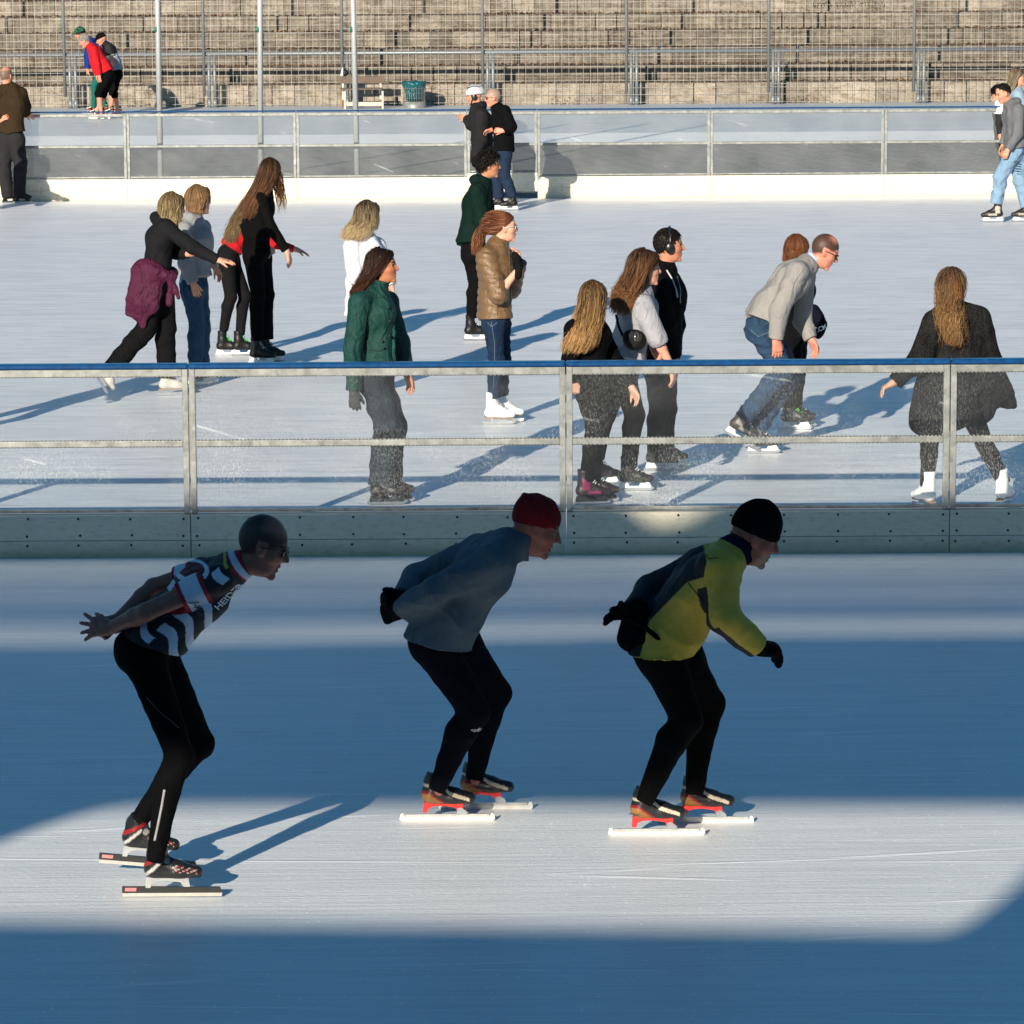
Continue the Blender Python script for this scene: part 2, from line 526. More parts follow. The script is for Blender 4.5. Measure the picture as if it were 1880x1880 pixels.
def strands(name, guide, rad, n, parent, rgb, tip=None, wig=.004, r=.0035, t0=(0, .3), t1=(.8, 1.0), fx=1.0, seed=1, curl=0, inner=.55, core=True, vox=.01, flat=None):
    """long hair: an inner mass along a guide line, covered by tapering locks"""
    g = np.random.default_rng(abs(int(seed)))
    G = np.array(guide, float); rad = np.array(rad, float)
    sl = np.concatenate([[0], np.cumsum(np.linalg.norm(np.diff(G, axis=0), axis=1))]); sl /= sl[-1]
    c0 = np.array(srgb(rgb)); c1 = np.array(srgb(tip)) if tip else c0
    nx = np.array([1.0, 0, 0]); ny = np.array([0, 1.0, 0])
    M = 14
    VV = []; FF = []; CC_ = []
    for i in range(n):
        a = g.random() * 2 * math.pi; q = inner + (1.08 - inner) * math.sqrt(g.random())
        ta = g.uniform(*t0); tb = g.uniform(*t1)
        t = np.linspace(ta, tb, M)
        P = np.stack([np.interp(t, sl, G[:, k]) for k in range(3)], 1)
        rr = np.interp(t, sl, rad)
        da = a + g.normal() * .25 * np.sin(t * 3)
        P = P + (rr * q)[:, None] * (np.cos(da)[:, None] * nx * fx + np.sin(da)[:, None] * ny * (flat or 1))
        ph = g.random(6) * 6.28; fr = g.uniform(4, 9)
        w = wig * (.3 + 1.6 * t)
        P[:, 0] += w * np.sin(fr * t + ph[0]) ; P[:, 1] += w * np.sin(fr * t + ph[1]); P[:, 2] += w * .5 * np.sin(fr * t + ph[2])
        if curl:
            cf = g.uniform(16, 26)
            P[:, 0] += curl * t * np.sin(cf * t + ph[3]); P[:, 1] += curl * t * np.cos(cf * t + ph[3])
        rs = r * g.uniform(.6, 1.3) * (1 - ((t - ta) / (tb - ta)) ** 3 * .85)
        d = np.gradient(P, axis=0); d /= np.linalg.norm(d, axis=1)[:, None] + 1e-9
        A = np.cross(d, [0.3, .9, .2]); A /= np.linalg.norm(A, axis=1)[:, None] + 1e-9; B = np.cross(d, A)
        b = len(VV) * M * 3
        ring = [P + rs[:, None] * (math.cos(x) * A * 1.5 + math.sin(x) * B) for x in (0, 2.09, 4.19)]
        VV.append(np.stack(ring, 1).reshape(-1, 3))
        idx = np.arange(M - 1)
        for k in range(3):
            k2 = (k + 1) % 3
            FF.append(np.stack([b + idx * 3 + k, b + idx * 3 + k2, b + idx * 3 + 3 + k2, b + idx * 3 + 3 + k], 1))
        br = np.exp(g.normal() * .30)
        cc = (c0 + (c1 - c0) * np.clip(t * 1.25 + g.normal() * .15, 0, 1)[:, None]) * br
        CC_.append(np.repeat(np.clip(cc, 0, 1), 3, 0))
    V = np.concatenate(VV); F_ = np.concatenate(FF); C = np.concatenate(CC_)
    if core:
        f = Field(vox)
        for i in range(len(G) - 1):
            f.cone(G[i], G[i + 1], rad[i] * .86, rad[i + 1] * .86 * (.75 if i > len(G) - 3 else 1), .02)
        v, q = f.surf()
        v = v + normals(v, q) * (.004 * folds(v * np.array([1, 1, .25]), 160, seed))[:, None]
        tt = np.clip((G[0][2] - v[:, 2]) / max(.05, G[0][2] - G[-1][2]), 0, 1)[:, None]
        F_ = np.concatenate([F_, q + len(V)]); V = np.concatenate([V, v]); C = np.concatenate([C, (c0 + (c1 - c0) * tt) * .8])
    return mk(name, V, F_, attr_mat('hair', .5, .0006, 300, spec=.22), parent, C)

def drape(name, c, guide, rad, n, rgb, tip=None, a0=-100, a1=100, wig=.004, r=.0017, t1=(.75, 1.0), seed=1, curl=0, th=.012, slope=.8, off=.0, front=.25, q0=.45, lift=.0, cap=True, vox=.009, gravity=None, phi=106, tilt=1.0):
    """hair laid from the crown over the skull and down a mass read off the photograph"""
    g = np.random.default_rng(abs(int(seed)))
    f, l, u = c['hfr']; hs = c['hs']; hc = c['hc']; J = c['J']
    P = lambda a, b, k: hc + (a * f + b * l + k * u) * hs
    ctr = P(-.012, 0, .030); R3 = np.array([.097, .076, .095]) * hs + th
    G = np.array([J(p) for p in guide]); rad = np.array(rad, float)
    fh = nrm(np.array([f[0], f[1], 0])); lh = nrm(np.cross([0, 0, 1], fh))
    sl = np.concatenate([[0], np.cumsum(np.linalg.norm(np.diff(G, axis=0), axis=1))]); sl /= sl[-1]
    c0 = np.array(srgb(rgb)); c1 = np.array(srgb(tip)) if tip else c0
    NA, NH = 7, 11; M = NA + NH
    VV = []; FF = []; CL = []
    n = int(n * 1.35)
    for i in range(n):
        fly = g.random() < .10
        rs_ = 1 + g.normal() * .02 + .03 * g.random() + (.05 * g.random() if fly else 0)
        if g.random() < front:
            sgn = 1 if g.random() < .5 else -1
            aa = sgn * g.uniform(108, 172); ae = sgn * min(95, a1 if sgn > 0 else -a0) * g.uniform(.85, 1.0)
            s = np.linspace(0, 1, NA); al = aa + (ae - aa) * s; ph = g.uniform(38, 56) + (phi - 50) * s
        else:
            al = np.full(NA, g.uniform(a0, a1)); ae = al[0]
            al = al * np.linspace(.85, 1, NA); ph = np.linspace(g.uniform(2, 55), phi + g.normal() * 5, NA)
        ar = np.radians(al); pr = np.radians(ph)
        arc = ctr + (R3[0] * np.sin(pr) * -np.cos(ar))[:, None] * f * rs_ + (R3[1] * np.sin(pr) * np.sin(ar))[:, None] * l * rs_ + (R3[2] * np.cos(pr))[:, None] * u * rs_
        tb = g.uniform(*t1); t = np.linspace(.10, tb, NH); q = q0 + (1.05 - q0) * math.sqrt(g.random())
        GP = np.stack([np.interp(t, sl, G[:, k]) for k in range(3)], 1); rr = np.interp(t, sl, rad)
        ax = math.radians(ae) + g.normal() * .12
        hang = GP + (rr * q)[:, None] * (-math.cos(ax) * fh + math.sin(ax) * lh)
        Q = np.concatenate([arc, hang])
        ph_ = g.random(6) * 6.28; tt = np.linspace(0, 1, M); fr = g.uniform(4, 9)
        for k in range(3): Q[:, k] += wig * (2.6 if fly else 1) * (.15 + 1.6 * tt) * np.sin(fr * tt + ph_[k])
        for _ in range(2): Q[1:-1] = .25 * Q[:-2] + .5 * Q[1:-1] + .25 * Q[2:]
        if curl:
            cf = g.uniform(20, 34); cw = curl * np.clip(tt * 1.6 - .35, 0, 1)
            Q[:, 0] += cw * np.sin(cf * tt + ph_[3]); Q[:, 1] += cw * np.cos(cf * tt + ph_[3]); Q[:, 2] += cw * .4 * np.sin(cf * tt * .7 + ph_[4])
        w = r * g.uniform(.7, 1.4) * (1 - tt ** 4 * .8) * (.55 if fly else 1)
        d = np.gradient(Q, axis=0); d /= np.linalg.norm(d, axis=1)[:, None] + 1e-9
        out = Q - ctr; A = np.cross(d, out); A /= np.linalg.norm(A, axis=1)[:, None] + 1e-9; B = np.cross(d, A)
        b = i * M * 3
        VV.append(np.stack([Q + w[:, None] * (math.cos(x) * A * 1.6 + math.sin(x) * B) for x in (0, 2.09, 4.19)], 1).reshape(-1, 3))
        idx = np.arange(M - 1)
        for k in range(3):
            k2 = (k + 1) % 3
            FF.append(np.stack([b + idx * 3 + k, b + idx * 3 + k2, b + idx * 3 + 3 + k2, b + idx * 3 + 3 + k], 1))
        br = np.exp(g.normal() * .28)
        CL.append(np.repeat(np.clip((c0 + (c1 - c0) * np.clip(tt * 1.2 + g.normal() * .18, 0, 1)[:, None]) * br, 0, 1), 3, 0))
    V = np.concatenate(VV); F_ = np.concatenate(FF); C = np.concatenate(CL)
    F = Field(vox)
    if cap:
        F.ell(ctr, R3 * .97, np.array([f, l, u]), .02)
        F.plane(P(0, 0, off), -(u - slope * f))
        v, q = F.surf(); v = v + normals(v, q) * (.002 * folds(v * np.array([1, 1, .3]), 150, seed))[:, None]
        F_ = np.concatenate([F_, q + len(V)]); V = np.concatenate([V, v]); C = np.concatenate([C, np.tile(c0 * .75, (len(v), 1))])
    F = Field(vox)
    back = ctr - f * R3[0] * .35 - u * .03
    F.cone(back, G[0] , R3[1] * .78, rad[0] * .72, .03)
    for i in range(len(G) - 1): F.cone(G[i], G[i + 1] if i < len(G) - 2 else G[i] * .5 + G[i + 1] * .5, rad[i] * (.72 if i < len(G) - 2 or len(G) < 3 else .6), rad[i + 1] * (.6 if i < len(G) - 2 else .22), .02)
    v, q = F.surf(); v = v + normals(v, q) * (.004 * folds(v * np.array([1, 1, .25]), 160, seed))[:, None]
    tt = np.clip((ctr[2] - v[:, 2]) / max(.05, ctr[2] - G[-1][2]), 0, 1)[:, None]
    F_ = np.concatenate([F_, q + len(V)]); V = np.concatenate([V, v]); C = np.concatenate([C, (c0 + (c1 - c0) * tt) * .7])
    return mk(name, V, F_, attr_mat('hair', .5, .0006, 300, spec=.22), c['T'], C)
def DR(guide, rad, n, rgb, tip=None, **k):
    return lambda c: drape('hair', c, guide, rad, n, rgb, tip, **k)

def shorthair(c, fr, s, parent, rgb, n=260, length=.035, lift=.012, nobase=False, bald=None, off=.0, thick=.010, seed=3, mess=.5, slope=.75, col2=None, base=True, vox=.007, back=None):
    f, l, u = fr; FR = np.array([f, l, u])
    P = lambda a, b, g: c + (a * f + b * l + g * u) * s
    rad = np.array([.096, .074, .094]) * s + thick
    ctr = P(-.012, 0, .030)
    def inside(q):
        ok = q[2] - slope * q[0] - off > 0
        if bald is not None: ok &= (q[2] < bald[0]) | (q[0] < bald[1])
        return ok
    fd = Field(vox)
    fd.ell(ctr, rad, FR, .01)
    fd.plane(P(0, 0, off), -(u - slope * f))
    if bald is not None: 
        fd.ell(P(bald[1] + .09, 0, bald[0] + .08), np.array([.11, .064, .085]) * s, FR, .01, sub=True)
    g = np.random.default_rng(abs(int(seed)))
    v, q = fd.surf()
    if len(v): v = v + normals(v, q) * (.003 * folds(v, 120, seed))[:, None]
    c0 = np.array(srgb(rgb)); c1 = np.array(srgb(col2)) if col2 else c0
    if nobase: v = v[:0]; q = q[:0]
    VV = [v]; FF = [q]; CL = [np.tile(c0 * .8, (len(v), 1))]
    b = len(v); k = 0
    while k < n:
        d = nrm(g.normal(size=3))
        e = rad * d / s + np.array([-.012, 0, .030])
        if not inside(e): 
            if g.random() < .97: continue
            k += 1; continue
        k += 1
        p = P(*e); nn = nrm(d[0] * f + d[1] * l + d[2] * u)
        fl = nrm(-f * .5 - u * .6 + g.normal(size=3) * mess); fl = nrm(fl - nn * (fl @ nn))
        if back is not None: fl = nrm(fl + back[0] * f + back[1] * l + back[2] * u); 
        L = length * g.uniform(.6, 1.4)
        pts = [p - nn * .004 + fl * L * t + nn * lift * math.sin(t * 2.4) for t in (0, .35, .7, 1)]
        rr = [.0035, .004, .003, .001]
        A = np.cross(fl, nn)
        ring = []
        for pt, r in zip(pts, rr): ring += [pt + A * r * 1.4, pt + nn * r, pt - A * r * 1.4]
        VV.append(np.array(ring))
        for i in range(3):
            FF.append(np.array([[b + 3 * i + j, b + 3 * i + (j + 1) % 3, b + 3 * i + 3 + (j + 1) % 3, b + 3 * i + 3 + j] for j in range(3)]))
        b += 12
        CL.append(np.tile(np.clip((c0 + (c1 - c0) * g.random()) * math.exp(g.normal() * .25), 0, 1), (12, 1)))
    return mk('hair', np.concatenate(VV), np.concatenate(FF), attr_mat('hair', .5, .0006, 300, spec=.22), parent, np.concatenate(CL))

# ---- footwear
M_STEEL = plain('skate_steel', (.62, .63, .66), .25, .9)
M_WHITEP = plain('white_plastic', (.82, .82, .80), .35, 0, var=.05)
M_BLACKP = plain('black_plastic', (.012, .012, .014), .35)
M_REDP = plain('red_metal', (.75, .035, .03), .3, 0)
def hockey(parent, ank, knee, f, u, kind='hockey', col='141416', hold='white', lace=None, sc=.93, z0=None, second=None):
    l = nrm(np.cross(u, f)); f = nrm(np.cross(l, u))
    hb = {'hockey': .062, 'figure': .055, 'shoe': .0, 'soft': .060}[kind] * sc
    if z0 is None: o = np.array([ank[0], ank[1], 0.002]) - f * 0
    else: o = z0
    P = lambda a, b, g: o + (a * f + b * l) * sc + (hb + g * sc) * u
    tall = {'hockey': .19, 'figure': .21, 'shoe': .10, 'soft': .19}[kind]
    fd = Field(.007)
    up = nrm(u * .9 + nrm(knee - ank) * .3)
    fd.cone(P(-.045, 0, .040), P(.09, 0, .034), .038 * sc, .037 * sc, .02)
    fd.cone(P(.09, 0, .034), P(.155, 0, .028), .038 * sc, .028 * sc, .02)
    fd.cone(P(-.028, 0, .05), P(-.022, 0, tall * .6), .042 * sc, .042 * sc, .025)
    fd.cone(P(-.022, 0, tall * .6), P(-.022, 0, tall * .6) + up * tall * .45 * sc, .042 * sc, .050 * sc, .02, fb=True)
    fd.cone(P(-.005, 0, .10), P(.075, 0, .052), .038 * sc, .030 * sc, .03)
    fd.plane(P(0, 0, .001), -u)
    c0 = np.array(srgb(col)); c1 = np.array(srgb(second)) if second else c0 * 1.0
    def cf(V):
        Q = (V - o); a = Q @ f / sc; g = (Q @ u - hb) / sc
        C = np.tile(c0, (len(V), 1))
        if second:
            m = ((g > .05) & (g < .13) & (a > -.04) & (a < .02)) | ((g > .02) & (g < .045) & (a > .0) & (a < .10))
            C = np.where(m[:, None], c1, C)
        C = np.where((g < .012)[:, None], np.array([.02, .02, .02]) if kind in ('figure', 'soft') and col[0] in '012' else C * .8, C)
        return C
    bt = fd.build('boot' if kind == 'shoe' else 'skate', attr_mat('boot_leather', .42, .002, 60), parent, col=cf)
    if kind == 'shoe': return bt
    Lc = lace or ('d8d8d8' if kind != 'figure' else 'e8e8e8')
    if lace is not False:
        m = MB()
        for i in range(6):
            t = i / 5
            a = .085 - .078 * t; g = .080 + .078 * t
            w = .024
            j = (-1) ** i * .006
            m.tube([P(a - .015, -w, g - .012), P(a + .004 + j, -w * .5, g + .006), P(a + .004 - j, w * .5, g + .006), P(a - .015, w, g - .012)], .0035, 5)
        m.build('laces', plain('lace_' + str(Lc), Lc, .8), bt, smooth=True)
    hc = {'white': M_WHITEP, 'black': M_BLACKP}.get(hold, M_WHITEP)
    og = o; Pg = lambda a, g: (a * sc, g * sc)
    if kind in ('hockey', 'soft'):
        hh = hb / sc
        MB().plate([(-.085 * sc, .030 * sc), (-.075 * sc, hb + .004), (-.02 * sc, hb + .004), (.0, .036 * sc), (.07 * sc, .036 * sc), (.085 * sc, hb + .004), (.145 * sc, hb + .004), (.165 * sc, .032 * sc), (.15 * sc, .022 * sc), (-.08 * sc, .022 * sc)], .010, og, f, l, u).build('blade_holder', hc, bt)
    else:
        MB().plate([(-.085 * sc, hb + .006), (-.085 * sc, hb - .010), (.0, hb - .004), (.15 * sc, hb - .006), (.16 * sc, hb + .006)], .020, og, f, l, u).build('sole', plain('boot_sole', (.25, .17, .10), .5), bt)
    MB().plate([(-.100 * sc, .012), (-.10 * sc, .024 * sc), (.175 * sc, .030 * sc), (.185 * sc, .020 * sc), (.165 * sc, .003), (.10 * sc, 0), (-.08 * sc, 0)], .0025, og, f, l, u).build('blade', M_STEEL, bt)
    return bt

def speedskate(parent, ank, knee, f, u, style, o):
    l = nrm(np.cross(u, f)); f = nrm(np.cross(l, u))
    P = lambda a, b, g: o + a * f + b * l + g * u
    hs = .083
    fd = Field(.0045)
    fd.cone(P(-.038, 0, hs + .036), P(.07, 0, hs + .028), .040, .035, .02)
    fd.cone(P(.07, 0, hs + .028), P(.140, 0, hs + .022), .036, .027, .02)
    fd.cone(P(-.036, 0, hs + .05), P(-.026, 0, hs + .10), .036, .040, .02); fd.cone(P(-.026, 0, hs + .10), P(-.026, 0, hs + .10) + nrm(knee - ank) * .03, .040, .043, .01, fb=True)
    fd.cone(P(-.015, 0, hs + .075), P(.055, 0, hs + .040), .032, .028, .03)
    fd.plane(P(0, 0, hs), -u)
    blk = np.array([.012, .012, .013]); cream = np.array([.60, .50, .38]); gold = np.array([.26, .12, .03]); red = np.array([.22, .010, .012]); sil = np.array([.45, .44, .42])
    def cf(V):
        Q = V - o; a = Q @ f; g = Q @ u - hs
        C = np.tile(blk, (len(V), 1))
        if style == 'cream':
            edge = .050 - np.maximum(0, a + .045) * .75
            C = np.where(((g < edge + .011) & (a < .03))[:, None], red, C)
            C = np.where(((g < edge) & (a < .015))[:, None], gold, C)
            ctr = .090 - (a - .0) * .78 + .40 * np.maximum(0, a - .05)
            C = np.where(((np.abs(g - ctr) < .0085) & (a > .0) & (a < .14))[:, None], cream, C)
            C = np.where(((g > .080) & (g < .093) & (a < -.01))[:, None], cream * .8 if abs(g[0]) < 9 else C, C)
        else:
            C = np.where(((np.abs(g - (.100 + a * .55)) < .009) & (a < .02))[:, None], red * 1.2, C)
            C = np.where(((np.abs(g - (.078 + a * .9)) < .009) & (a < .005))[:, None], sil, C)
            st = (g > .030 - .12 * (a - .05)) & (a > .045) & (a < .145) & (g < .060 - .25 * (a - .05))
            C = np.where((st & (np.sin((a * 1.0 + g * 1.3) * 190) > .45))[:, None], red * .75, C)
            C = np.where((st & (np.abs(np.sin((a * .6 - g * 1.6) * 120)) < .3))[:, None], sil * .8, C)
            C = np.where((((a - .022) ** 2 + (g - .075) ** 2) < .00016)[:, None], sil * .5, C)
        return C
    bt = fd.build('skate', attr_mat('speed_boot', .25, .001, 60, spec=.6), parent, col=cf)
    cup = M_REDP if style == 'cream' else plain('grey_metal', (.42, .43, .44), .3, .4)
    MB().plate([(-.072, .040), (-.070, hs + .003), (.106, hs + .003), (.112, .044), (.086, .044), (.072, .064), (.02, .072), (-.02, .070), (-.046, .060), (-.052, .040)], .012, o, f, l, u).build('blade_cup', cup, bt)
    if style == 'cream':
        MB().plate([(-.178, .008), (-.172, .034), (-.162, .038), (-.152, .0195), (.226, .0195), (.238, .037), (.248, .030), (.252, .010), (.245, .001), (-.165, .001)], .0035, o, f, l, u).build('blade', plain('blade_white_steel', (.66, .65, .62), .3, .2, var=.1), bt)
        MB().plate([(-.150, .020), (-.150, .032), (.224, .032), (.224, .020)], .007, o, f, l, u).build('blade_tube', plain('pale_tube', (.52, .52, .50), .3, .4, var=.15), bt)
        MB().plate([(.080, .0325), (.082, .058), (.10, .064), (.125, .046), (.13, .0325)], .015, o, f, l, u).build('hinge', M_STEEL, bt)
    else:
        MB().plate([(-.17, .018), (-.17, .044), (.235, .040), (.245, .018)], .009, o, f, l, u).build('blade_tube', M_BLACKP, bt)
        MB().plate([(-.168, .001), (-.17, .0175), (.245, .0175), (.242, .001)], .003, o, f, l, u).build('blade', plain('blade_pale_steel', (.46, .45, .42), .3, .3, var=.1), bt)
        MB().plate([(-.158, .026), (-.157, .040), (-.110, .040), (-.112, .026)], .0098, o, f, l, u).build('blade_marking', plain('pink_print', (.65, .18, .20), .5), bt)
    return bt

def text(s, px, py, Y0, target, size, ang, mat, parent, name='lettering', shear=0, mirror=False):
    cu = bpy.data.curves.new('t', 'FONT'); cu.body = s; cu.size = size; cu.align_x = 'CENTER'; cu.align_y = 'CENTER'; cu.shear = shear; cu.resolution_u = 3; cu.offset = .02 * size
    ob = bpy.data.objects.new('t', cu); scene.collection.objects.link(ob)
    bpy.context.view_layer.update()
    me = bpy.data.meshes.new_from_object(ob.evaluated_get(bpy.context.evaluated_depsgraph_get()))
    V = np.array([v.co[:] for v in me.vertices]); Fs = [tuple(p.vertices) for p in me.polygons]
    bpy.data.objects.remove(ob); bpy.data.curves.remove(cu); bpy.data.meshes.remove(me)
    tm = target.data
    tv = np.empty(len(tm.vertices) * 3, np.float32); tm.vertices.foreach_get('co', tv); tv = tv.reshape(-1, 3) + BASE
    bvh = BVHTree.FromPolygons([tuple(map(float, v)) for v in tv], [tuple(p.vertices) for p in tm.polygons])
    c = onplane(px, py, Y0); a = R(ang); out = []
    last = Y0
    for v in V:
        x = c[0] + v[0] * math.cos(a) - v[1] * math.sin(a); z = c[2] + v[0] * math.sin(a) + v[1] * math.cos(a)
        h = bvh.ray_cast(Vector((x, Y0 - 1.2, z)), Vector((0, 1, 0)))
        if h[0] is not None: last = h[0][1]
        out.append((x, last - .005, z))
    return mk(name, out, Fs, mat, parent, smooth=False)

def seam(c, key, pts, r=.003, col=(.02, .02, .02), name='seam', n=10):
    """a cord, seam or stripe lying on a garment, along points read off the photograph"""
    tgt = c[key]; tm = tgt.data
    tv = np.empty(len(tm.vertices) * 3, np.float32); tm.vertices.foreach_get('co', tv); tv = tv.reshape(-1, 3) + BASE
    bvh = BVHTree.FromPolygons([tuple(map(float, v)) for v in tv], [tuple(p.vertices) for p in tm.polygons])
    pts = np.array(pts, float); t = np.linspace(0, len(pts) - 1, n * (len(pts) - 1) + 1); out = []
    for q in t:
        x = np.interp(q, range(len(pts)), pts[:, 0]); y = np.interp(q, range(len(pts)), pts[:, 1])
        d = nrm(ray(x, y)); o = CC + d * (c['Y0'] - 1.5)
        h = bvh.ray_cast(Vector(o), Vector(d))
        if h[0] is not None: out.append(np.array(h[0]) - d * r * .4)
    if len(out) > 2:
        out = np.array(out); out[1:-1] = .25 * out[:-2] + .5 * out[1:-1] + .25 * out[2:]
        return MB().tube(list(out), r, 5).build(name, plain(name + str(col), col, .8), tgt, smooth=True)

def glasses(c, fr, s, parent, lens=(.01, .01, .012), shiny=False):
    f, l, u = fr
    P = lambda a, b, g: c + (a * f + b * l + g * u) * s
    m = MB()
    for q in (1, -1):
        m.tube([P(.090, q * .010, .012), P(.096, q * .018, .026), P(.092, q * .040, .026), P(.082, q * .056, .014), P(.084, q * .050, -.004), P(.092, q * .030, -.010), P(.096, q * .014, -.002), P(.090, q * .010, .012)], .0028, 5)
        m.tube([P(.080, q * .058, .016), P(.03, q * .078, .012), P(-.008, q * .081, .008)], .003, 5)
    m.tube([P(.1, -.011, .014), P(.104, 0, .017), P(.1, .011, .014)], .0025, 5)
    g = m.build('glasses', plain('glasses_frame', (.02, .02, .02) if not shiny else (.8, .78, .76), .25), parent, smooth=True)
    n = MB()
    for q in (1, -1):
        n.add([P(.0925, q * .012, .022), P(.0925, q * .038, .023), P(.083, q * .053, .012), P(.086, q * .047, -.003), P(.093, q * .028, -.008), P(.095, q * .014, 0),
               P(.0905, q * .012, .022), P(.0905, q * .038, .023), P(.081, q * .053, .012), P(.084, q * .047, -.003), P(.091, q * .028, -.008), P(.093, q * .014, 0)],
              [(0, 1, 2, 3, 4, 5), (11, 10, 9, 8, 7, 6)] + [(i, i + 6, (i + 1) % 6 + 6, (i + 1) % 6) for i in range(6)])
    n.build('lenses', plain('lens', lens, .08, spec=.8), g)
    return g

def person(label, g, yaw, spine, head, arms, legs, hyaw=None, hp=0, hroll=0, sc=1.0, hs=1.0, w=1.0, skin='c98f74', brow='3a281c', vox=.0075,
           top=None, bottom=None, shoes=None, lip=None, beard=None, smile=False, female=False, group=None, tune=None, crop=None):
    """joints are read off the photograph (x, y in its pixels) with a depth offset in metres from the plane the person stands in"""
    G = ground(*g); Y0 = G[1]
    base = (G[0], G[1], 0)
    T = thing('person', label, 'person', base, group)
    J = lambda q: onplane(q[0], q[1], Y0 + (q[2] if len(q) > 2 else 0))
    f, l, _ = frame(yaw)
    pel, wai, che, nec = [J(q) for q in spine]
    hc = J(head)
    hfr = frame(hyaw if hyaw is not None else yaw, hp, hroll)
    ud = nrm(che - pel)
    W = sc * w
    def torso(F, add=0, hem=None, flare=1, belly=0, k=.05, neckr=0.06, low=True, fw=0, sq=None):
        for q in (1, -1):
            a = pel + l * q * .062 * W; b = wai + l * q * .048 * W + f * belly * sc; c = che + l * q * .078 * W + f * .01
            if hem is None: F.cone(a, b, .098 * sc + add, .088 * sc + add, k)
            else:
                h = J(hem); h2 = h + l * q * .062 * W * flare
                if low: F.cone(b, h2, .090 * sc + add, (.104 * sc + add) * flare, k, fb=not (top or {}).get('heml'))
            F.cone(b, c, .090 * sc + add, .098 * sc + add, k)
            F.cone(c, nec + l * q * .055 * W - ud * .045 * sc, .098 * sc + add, .055 * sc + add, k)
    body = Field(vox)
    torso(body, -.012)
    hb = hc - hfr[2] * .075 * hs - hfr[0] * .020 * hs
    body.cone(nec, hb, .050 * sc, .050 * sc * hs, .03)
    headshape(body, hc, hfr, hs, female, smile)
    JA = []
    for A in arms:
        sh, el, wr, tp = [J(q) for q in A['j'][:4]]
        JA.append((sh, el, wr, tp))
        body.cone(nec - ud * .035 * sc, sh, .045 * sc, .046 * sc, .03)
        body.cone(sh, el, .046 * sc, .036 * sc, .02)
        m = el + (wr - el) * .3
        body.cone(el, m, .037 * sc, .037 * sc, .015); body.cone(m, wr, .037 * sc, .024 * sc, .015)
        if not A.get('nohand'):
            A.setdefault('n', nrm(nrm((pel + che) / 2 - wr) - .35 * f)); A.setdefault('side', nrm(f - np.array([0, 0, .05])))
            hand(body, wr, tp, A['n'], A['side'], sc * A.get('hs', 1), A.get('curl', 18), 0, A.get('spread', .12), A.get('thumb', 38))
    JL = []
    for L in legs:
        hi, kn, an = [J(q) for q in L['j'][:3]]
        JL.append((hi, kn, an))
        th = 0 if (bottom or {}).get('cut') else .012
        body.cone(hi, kn, .078 * sc - th, .050 * sc - th, .04 if not th else .015)
        m = kn + (an - kn) * .3 - f * .012
        body.cone(kn, m, .050 * sc - th, .050 * sc - th, .015); body.cone(m, an, .050 * sc - th, .034 * sc - th * .8, .015)
        body.cone(an, an + np.array([0, 0, -.03]), .034 * sc - th * .8, .03 * sc - th * .7, .01)
    B = body.build('body', attr_mat('skin', .5, .001, 90, sss=.12), T, col=skincol(hc, hfr, hs, skin, brow, lip, beard, smile, crop))
    ctx = dict(T=T, J=J, f=f, l=l, hc=hc, hfr=hfr, hs=hs, sc=sc, pel=pel, wai=wai, che=che, nec=nec, ud=ud, JA=JA, JL=JL, Y0=Y0, B=B)
    # trousers
    if bottom:
        F = Field(vox); add = bottom.get('add', .006)
        rr = bottom.get('r', (.088, .060, .046))
        for q in (1, -1):
            F.cone(pel + l * q * .062 * W, wai * .55 + pel * .45 + l * q * .05 * W, .100 * sc + add, .090 * sc + add, .05)
        for (hi, kn, an), L in zip(JL, legs):
            end = an if 'cut' not in bottom else kn + (an - kn) * bottom['cut']
            F.cone(pel * .5 + hi * .5, hi, .085 * sc + add, rr[0] * sc + add, .06)
            F.cone(hi, kn, rr[0] * sc + add, rr[1] * sc + add, .04)
            m = kn + (end - kn) * .28 - f * bottom.get('calf', .012)
            rm = max(rr[1] * .96, (rr[1] * 2 + rr[2]) / 3) * bottom.get('cm', 1)
            F.cone(kn, m, rr[1] * sc + add, rm * sc + add, .02)
            F.cone(m, end + nrm(end - m) * bottom.get('ext', .015), rm * sc + add, rr[2] * sc + add, .02, fb=True)
        ctx['trousers'] = F.build('trousers', bottom.get('mat') or cloth(bottom['c'], bottom.get('bump', .6), heather=bottom.get('heather', .12)), T, col=bottom.get('col'), fold=bottom.get('fold', .004), freq=bottom.get('freq', 20), seed=int(g[0]))
    if top:
        F = Field(top.get('vox', vox)); add = top.get('add', .014)
        torso(F, add, hem=top.get('hem'), flare=top.get('flare', 1.05), belly=top.get('belly', 0))
        if top.get('collar', .05): F.cone(nec - ud * .02, nec + nrm(hb - nec) * top.get('collar', .05), .060 * sc + add * .6, (.056 * sc + add * .5) * top.get('cr', 1), .03, fb=True)
        for (sh, el, wr, tp), A in zip(JA, arms):
            if A.get('bare'): continue
            sl = A.get('sl', top.get('sl', 1.0))
            ra, re, rw = top.get('sr', (.052, .046, .036))
            F.cone(nec - ud * .04 * sc, sh, .050 * sc + add, ra * sc + add * .8, .04)
            if sl <= .55:
                F.cone(sh, sh + (el - sh) * sl * 2, ra * sc + add * .8, (ra * .98) * sc + add, .02, fb=True)
            else:
                F.cone(sh, el, ra * sc + add * .8, re * sc + add * .8, .025)
                F.cone(el, el + (wr - el) * min(1, (sl - .5) * 2), re * sc + add * .8, (rw + (re - rw) * (1 - min(1, (sl - .5) * 2))) * sc + add * .6, .02, fb=True)
